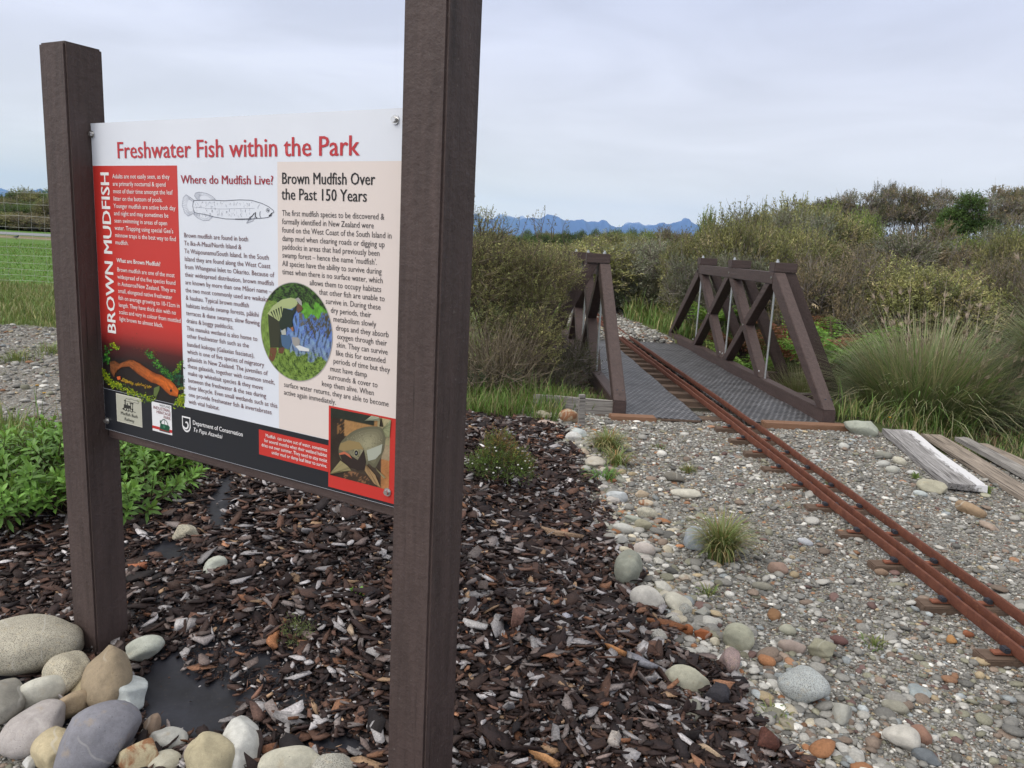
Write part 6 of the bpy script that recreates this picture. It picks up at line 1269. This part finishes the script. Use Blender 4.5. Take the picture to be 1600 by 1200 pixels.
sward('grass', 'long weedy grass left of the sign beside the leafy shrub', 8000, -4.8, -2.2, 3.6, 5.8, 0.17, GRN_ + [(20, (0.2, 0.25, 0.1))], 77, lambda x, y: (~in_mulch(x, y)) & (y + 0.10 * wav(x, y, 4) < 5.35 - 0.12 * (x + 3)), .006, 0.9)

# ---------------------------------------------------------------- leafy shrubs behind the sign
def leafy(label, loc, lobes, nst, seed, pal, ll=0.066, lw=0.0175, name='leafy_shrub'):
    g = np.random.default_rng(seed); Vs, Fs, Cs, o = [], [], [], 0; parts = []
    lob = np.array(lobes, float); k = g.choice(len(lob), nst, p=lob[:, 3] ** 2 / (lob[:, 3] ** 2).sum())
    for i_ in range(nst):
        L = lob[k[i_]]; d = rdir(1, g, -0.25)[0]; tip = L[:3] + d * L[3:6] * g.uniform(.72, 1.03); ax = unit(d * .8 + np.array([0, 0, .75]) + g.normal(0, .25, 3)); ln = g.uniform(.07, .14); b0 = tip - ax * ln; s1 = unit(np.cross(ax, g.normal(size=3))); s2 = np.cross(ax, s1)
        parts.append(tube(np.stack([b0 - ax * .12 - d * .05, b0, tip]), [.0035, .003, .002], 4)); npair = 6; c0 = np.array(pal[g.integers(len(pal))]) * g.lognormal(0, .15)
        for q in range(npair):
            f = q / (npair - 1); P = b0 + ax * ln * f; sp = .95 - .55 * f; size = ll * (1.0 - .35 * f * f) * g.uniform(.85, 1.15)
            for sgn in (1, -1):
                s_ = (s1 if q % 2 else s2) * sgn; D = unit(ax * (1 - sp * .75) + s_ * sp + g.normal(0, .12, 3)); W_ = np.cross(D, ax); W_ /= np.linalg.norm(W_) + 1e-9; N_ = np.cross(W_, D)
                a = size; t = [0, .3, .65, 1.0]; wd = [.25, .85, 1.0, .0]; cur = [0, .03, .0, -.14]
                rowc = [P + D * a * tt + N_ * a * cc - 0 for tt, cc in zip(t, cur)]; rows = []
                for r_, w__ in zip(rowc[:3], wd[:3]): rows += [r_ - W_ * lw / 2 * w__ + N_ * .0016, r_ - N_ * .0008, r_ + W_ * lw / 2 * w__ + N_ * .0016]
                rows.append(rowc[3]); Vs.append(rows); n0 = o; o += 10
                Fs += [(n0, n0 + 1, n0 + 4, n0 + 3), (n0 + 1, n0 + 2, n0 + 5, n0 + 4), (n0 + 3, n0 + 4, n0 + 7, n0 + 6), (n0 + 4, n0 + 5, n0 + 8, n0 + 7), (n0 + 6, n0 + 7, n0 + 9, n0 + 9), (n0 + 7, n0 + 8, n0 + 9, n0 + 9)]
                yc = c0 * (1 + .35 * f) * g.uniform(.88, 1.12) + np.array([.012, .02, 0]) * f; Cs += [yc] * 10
    V = np.concatenate([np.array(v) for v in Vs]); F = np.array(Fs)
    tri = F[:, 2] == F[:, 3]; F3 = np.concatenate([F[~tri][:, [0, 1, 2]], F[~tri][:, [0, 2, 3]], F[tri][:, :3]])
    for _ in range(10):
        q = lob[g.integers(len(lob))]; parts.append(tube(np.stack([np.array([g.normal(0, .1), g.normal(0, .1), -.05]), q[:3] * .6, q[:3] + rdir(1, g)[0] * q[3:6] * .6]), [.008, .006, .003], 5))
    TV, TF = join(parts); e_, a, b = plant(name, label, 'shrub', (V, F3, np.array(Cs)), (TV, TF, np.tile([[.10, .09, .05]], (len(TV), 1))), loc, 0, None, M_HEBE); return e_
HB = [(0.127, 0.254, 0.049), (0.111, 0.227, 0.044), (0.144, 0.281, 0.061), (0.094, 0.194, 0.039)]
leafy('bright green leafy shrub behind the left sign post', (-2.08, 3.55, float(h(-2.08, 3.55))), [(-.10, 0, .15, .52, .40, .22), (.25, -.05, .13, .38, .36, .18), (-.55, -.05, .12, .42, .36, .19), (.05, .25, .17, .45, .30, .20), (-.30, -.28, .09, .36, .26, .15)], 420, 81, HB)
leafy('darker green leafy shrub under the board right of the left post', (-1.80, 4.02, float(h(-1.80, 4.02))), [(0, 0, .12, .26, .28, .17), (-.22, .05, .15, .30, .28, .18), (.16, -.05, .07, .16, .2, .09)], 165, 82, [(0.062, 0.125, 0.036), (0.05, 0.10, 0.03), (0.078, 0.15, 0.045)])
# small heath bush with white flowers on the bark
p0 = gp(785, 762); g = np.random.default_rng(83)
lv, tw = spray_bush(g, [(0, 0, .13, .15, .14, .12), (-.03, .02, .22, .09, .09, .10), (.08, 0, .1, .10, .1, .08), (-.1, 0, .12, .1, .1, .09)], 1500, 12, .0085, .0032, .035, [(35, (.10, .17, .035)), (30, (.13, .20, .045)), (20, (.20, .18, .05)), (15, (.24, .13, .05))], stems=8, stem_r=.004, tw=.0012, up=.9)
hb = plant('flowering_bush', 'small heath bush with white flowers growing on the bark right of the sign', 'bush', lv, tw, tuple(p0)); fl = []
for _ in range(34):
    d = rdir(1, g, 0.0)[0]; c = np.array([0, 0, .12]) + d * np.array([.19, .17, .16]) * g.uniform(.8, 1.05); V, F = ICO[1]; fl.append((V * np.array([.0055, .0055, .004]) * g.uniform(.7, 1.3) + c, F))
V, F = join(fl); link('flowers', npmesh('flowers', V, F, M_BLADE, np.tile([[.75, .75, .72]], (len(V), 1)), smooth=True), None, hb[0])
# seedlings
leafy('small bright green seedling on the bark by the right post', tuple(gp(563, 930)), [(0, 0, .012, .035, .03, .012)], 5, 84, [(0.16, 0.33, 0.06)], .03, .013, 'seedling')
p1_ = gp(462, 1008); lv, tw = spray_bush(np.random.default_rng(85), [(0, 0, .03, .04, .035, .03)], 60, 14, .008, .0025, .04, [(1, (.11, .14, .05))], stems=3, stem_r=.002, tw=.0008)
plant('seedling', 'feathery olive seedling right of the orange bark piece', 'seedling', lv, tw, tuple(p1_))
# yellow flowered weeds
def flower(label, px, py, ht, seed, group):
    g = np.random.default_rng(seed); p = gp(px, py); e_ = empty('yellow_flower', tuple(p)); tag(e_, label, 'wild flower', group)
    top = np.array([g.normal(0, .03), g.normal(0, .03), ht]); V, F = tube(np.stack([np.zeros(3), top * .5 + g.normal(0, .008, 3), top]), [.0022, .0018, .0014], 5); link('stem', npmesh('stem', V, F, M_BLADE, np.tile([[.13, .16, .06]], (len(V), 1))), None, e_)
    n = 18; D = unit(np.stack([np.cos(np.arange(n) * .7), np.sin(np.arange(n) * .7), np.full(n, .45)], -1)); V, F, c = leaves(np.tile(top, (n, 1)), D, np.full(n, .016), np.full(n, .008), np.tile([[.72, .42, .01]], (n, 1)), g); link('petals', npmesh('petals', V, F, M_BLADE, c), None, e_)
FG = 'yellow wild flowers'
for i_, (px, py, ht, lab) in enumerate(((52, 660, .28, 'taller yellow flower standing beside the left sign post'), (68, 652, .18, 'short yellow flower nearest the left sign post'), (6, 690, .16, 'yellow flower at the left edge above the leafy shrub'), (1380, 668, .10, 'yellow flower right of the green rock by the truss foot'), (1492, 668, .24, 'yellow flower in front of the large tussock'), (1520, 676, .26, 'yellow flower at the right front of the large tussock'), (1250, 640, .14, 'yellow flower behind the right bottom chord'))): flower(lab, px, py, ht, 90 + i_, FG)

# bracken ferns behind the right truss
def fern(label, x, y, n, L, pal, seed, zc=0.0, group='bracken behind the right truss'):
    g = np.random.default_rng(seed); Vs, Fs, Cs, o = [], [], [], 0; st_ = []
    for _ in range(n):
        az = g.uniform(0, 6.283); d = np.array([math.cos(az), math.sin(az), 0]); s_ = np.array([-d[1], d[0], 0]); t = np.linspace(0, 1, 22); ln = L * g.uniform(.7, 1.15); rise = g.uniform(.5, .85)
        path = d[None] * (ln * (t ** 1.3) * .75)[:, None] + np.array([0, 0, 1.0]) * (ln * rise * (t * 1.35 - .62 * t ** 2))[:, None]; st_.append(tube(path, np.linspace(.005, .0015, 22), 4)); col_ = np.array(pal[g.integers(len(pal))]) * g.lognormal(0, .2)
        for k in range(6, 22):
            pl = ln * .36 * (1 - ((t[k] - .2) / .8)) ** .8 * 1.0
            for sg in (1, -1):
                pd = unit(s_ * sg + d * .35 + np.array([0, 0, -.12]) + g.normal(0, .08, 3)); m = 9; f = np.linspace(.05, 1, m); P = np.repeat(path[k] + pd * (pl * f)[:, None], 2, 0); q = unit(np.cross(pd, np.array([0, 0, 1.0]))); D = unit(np.tile(np.stack([q, -q]), (m, 1)) + pd * .5 + g.normal(0, .1, (2 * m, 3)))
                a, b, c = leaves(P, D, np.repeat(pl * .26 * (1 - f * .75) + .004, 2), np.full(2 * m, pl * .10 + .002), np.tile(col_, (2 * m, 1)) * g.uniform(.8, 1.2, (2 * m, 1)), g); Vs.append(a); Fs.append(b + o); Cs.append(c); o += len(a)
    TV, TF = join(st_); plant('bracken_fern', label, 'fern', (np.concatenate(Vs), np.concatenate(Fs), np.concatenate(Cs)), (TV, TF, np.tile([[.18, .13, .07]], (len(TV), 1))), (x, y, float(h(x, y)) + zc), 0, group)
FG_ = [(.16, .30, .05), (.13, .26, .04), (.20, .33, .07)]; FB_ = [(0.195, 0.077, 0.040), (0.150, 0.056, 0.032), (0.225, 0.105, 0.056)]
fern('bright green bracken right of the outermost raking strut', 4.15, 10.0, 12, 1.35, FG_, 101, .6); fern('rust brown bracken beside the bright green one', 4.00, 10.6, 8, 1.25, FB_, 102, .6); fern('tall rust brown bracken behind the bright green one', 4.5, 10.9, 6, 1.0, FB_, 107, .45)
fern('green bracken seen through the middle of the right truss', 3.35, 11.0, 9, .95, FG_, 103, .2); fern('green bracken seen through the far bay of the right truss', 3.25, 12.8, 8, .9, FG_, 104, .2)
fern('orange dead bracken seen just under the top chord', 3.5, 11.9, 6, 1.15, FB_, 105, .35); fern('rust brown bracken left of the large tussock', 4.7, 9.4, 8, .8, FB_, 106, .2)

# ---------------------------------------------------------------- deer fence, bird, far left
fy = 17.0; fence = empty('deer_fence', (-11, fy, 0)); tag(fence, 'tall wire netting deer fence across the field behind the sign', 'fence'); parts = []
hz = [0.05, .17, .30, .44, .60, .78, .98, 1.21, 1.45, 1.71, 1.95]
for z in hz: xs = np.linspace(-6, 5, 60); parts.append(tube(np.stack([xs, .01 * np.sin(xs * 3 + z), z + .006 * np.sin(xs * 4 + z * 9)], -1), np.full(60, .0022), 4))
for x_ in np.arange(-5.9, 5, .285): parts.append(tube(np.stack([np.array([x_ + .012 * (-1) ** i_ + .004 * z, .012, z]) for i_, z in enumerate(hz)]), np.full(len(hz), .0020), 4))
V, F = join(parts); link('netting', npmesh('netting', V, F, m_plain('fence_wire', (0.50, 0.50, 0.49), .5, .4, .3), None), None, fence)
for x_ in (-5.0, 2.6): cyl('fence_post', (x_, .06, -.3), (x_, .06, 2.1), .06, M_GREYWOOD, fence, 12)
P = gp(26, 374.5); e_ = empty('bird', tuple(P)); tag(e_, 'small dark bird standing on the bare strip beyond the field', 'bird'); bm = bmesh.new()
bmesh.ops.create_uvsphere(bm, u_segments=14, v_segments=10, radius=1.0, matrix=Matrix.Translation((0, 0, .16)) @ Matrix.Rotation(R(-12), 4, 'Y') @ Matrix.Diagonal((.12, .06, .065, 1)))
bmesh.ops.create_uvsphere(bm, u_segments=10, v_segments=8, radius=.035, matrix=Matrix.Translation((.11, 0, .235))); bmesh.ops.create_cone(bm, segments=8, radius1=.038, radius2=.024, depth=.09, cap_ends=True, matrix=Matrix.Translation((.095, 0, .20)) @ Matrix.Rotation(R(25), 4, 'Y'))
bmesh.ops.create_cone(bm, segments=6, radius1=.012, radius2=.001, depth=.05, cap_ends=True, matrix=Matrix.Translation((.16, 0, .232)) @ Matrix.Rotation(R(90), 4, 'Y')); bmesh.ops.create_cone(bm, segments=6, radius1=.035, radius2=.012, depth=.13, cap_ends=True, matrix=Matrix.Translation((-.15, 0, .15)) @ Matrix.Rotation(R(-100), 4, 'Y'))
bmesh_to('body', bm, m_plain('dark_feathers', (.025, .027, .04), .6), e_, 0, smooth=True)
for k in (-1, 1): cyl('leg', (.0, k * .025, 0), (.0, k * .022, .12), .006, M_ABUT, e_, 6)

# ---------------------------------------------------------------- air
bm = box_bm(-13800, 13800, -13800, 14400, -8, 700); hz_ = bmesh_to('haze', bm, None); tag(hz_, kind='stuff')
hm = bpy.data.materials.new('haze_air'); hm.use_nodes = True; hm.node_tree.nodes.clear(); o_ = hm.node_tree.nodes.new('ShaderNodeOutputMaterial'); pv = hm.node_tree.nodes.new('ShaderNodeVolumePrincipled')
pv.inputs['Color'].default_value = (0.45, 0.68, 1.0, 1); pv.inputs['Density'].default_value = 5e-5; pv.inputs['Anisotropy'].default_value = 0.0
hm.node_tree.links.new(pv.outputs[0], o_.inputs['Volume']); hz_.data.materials.append(hm)
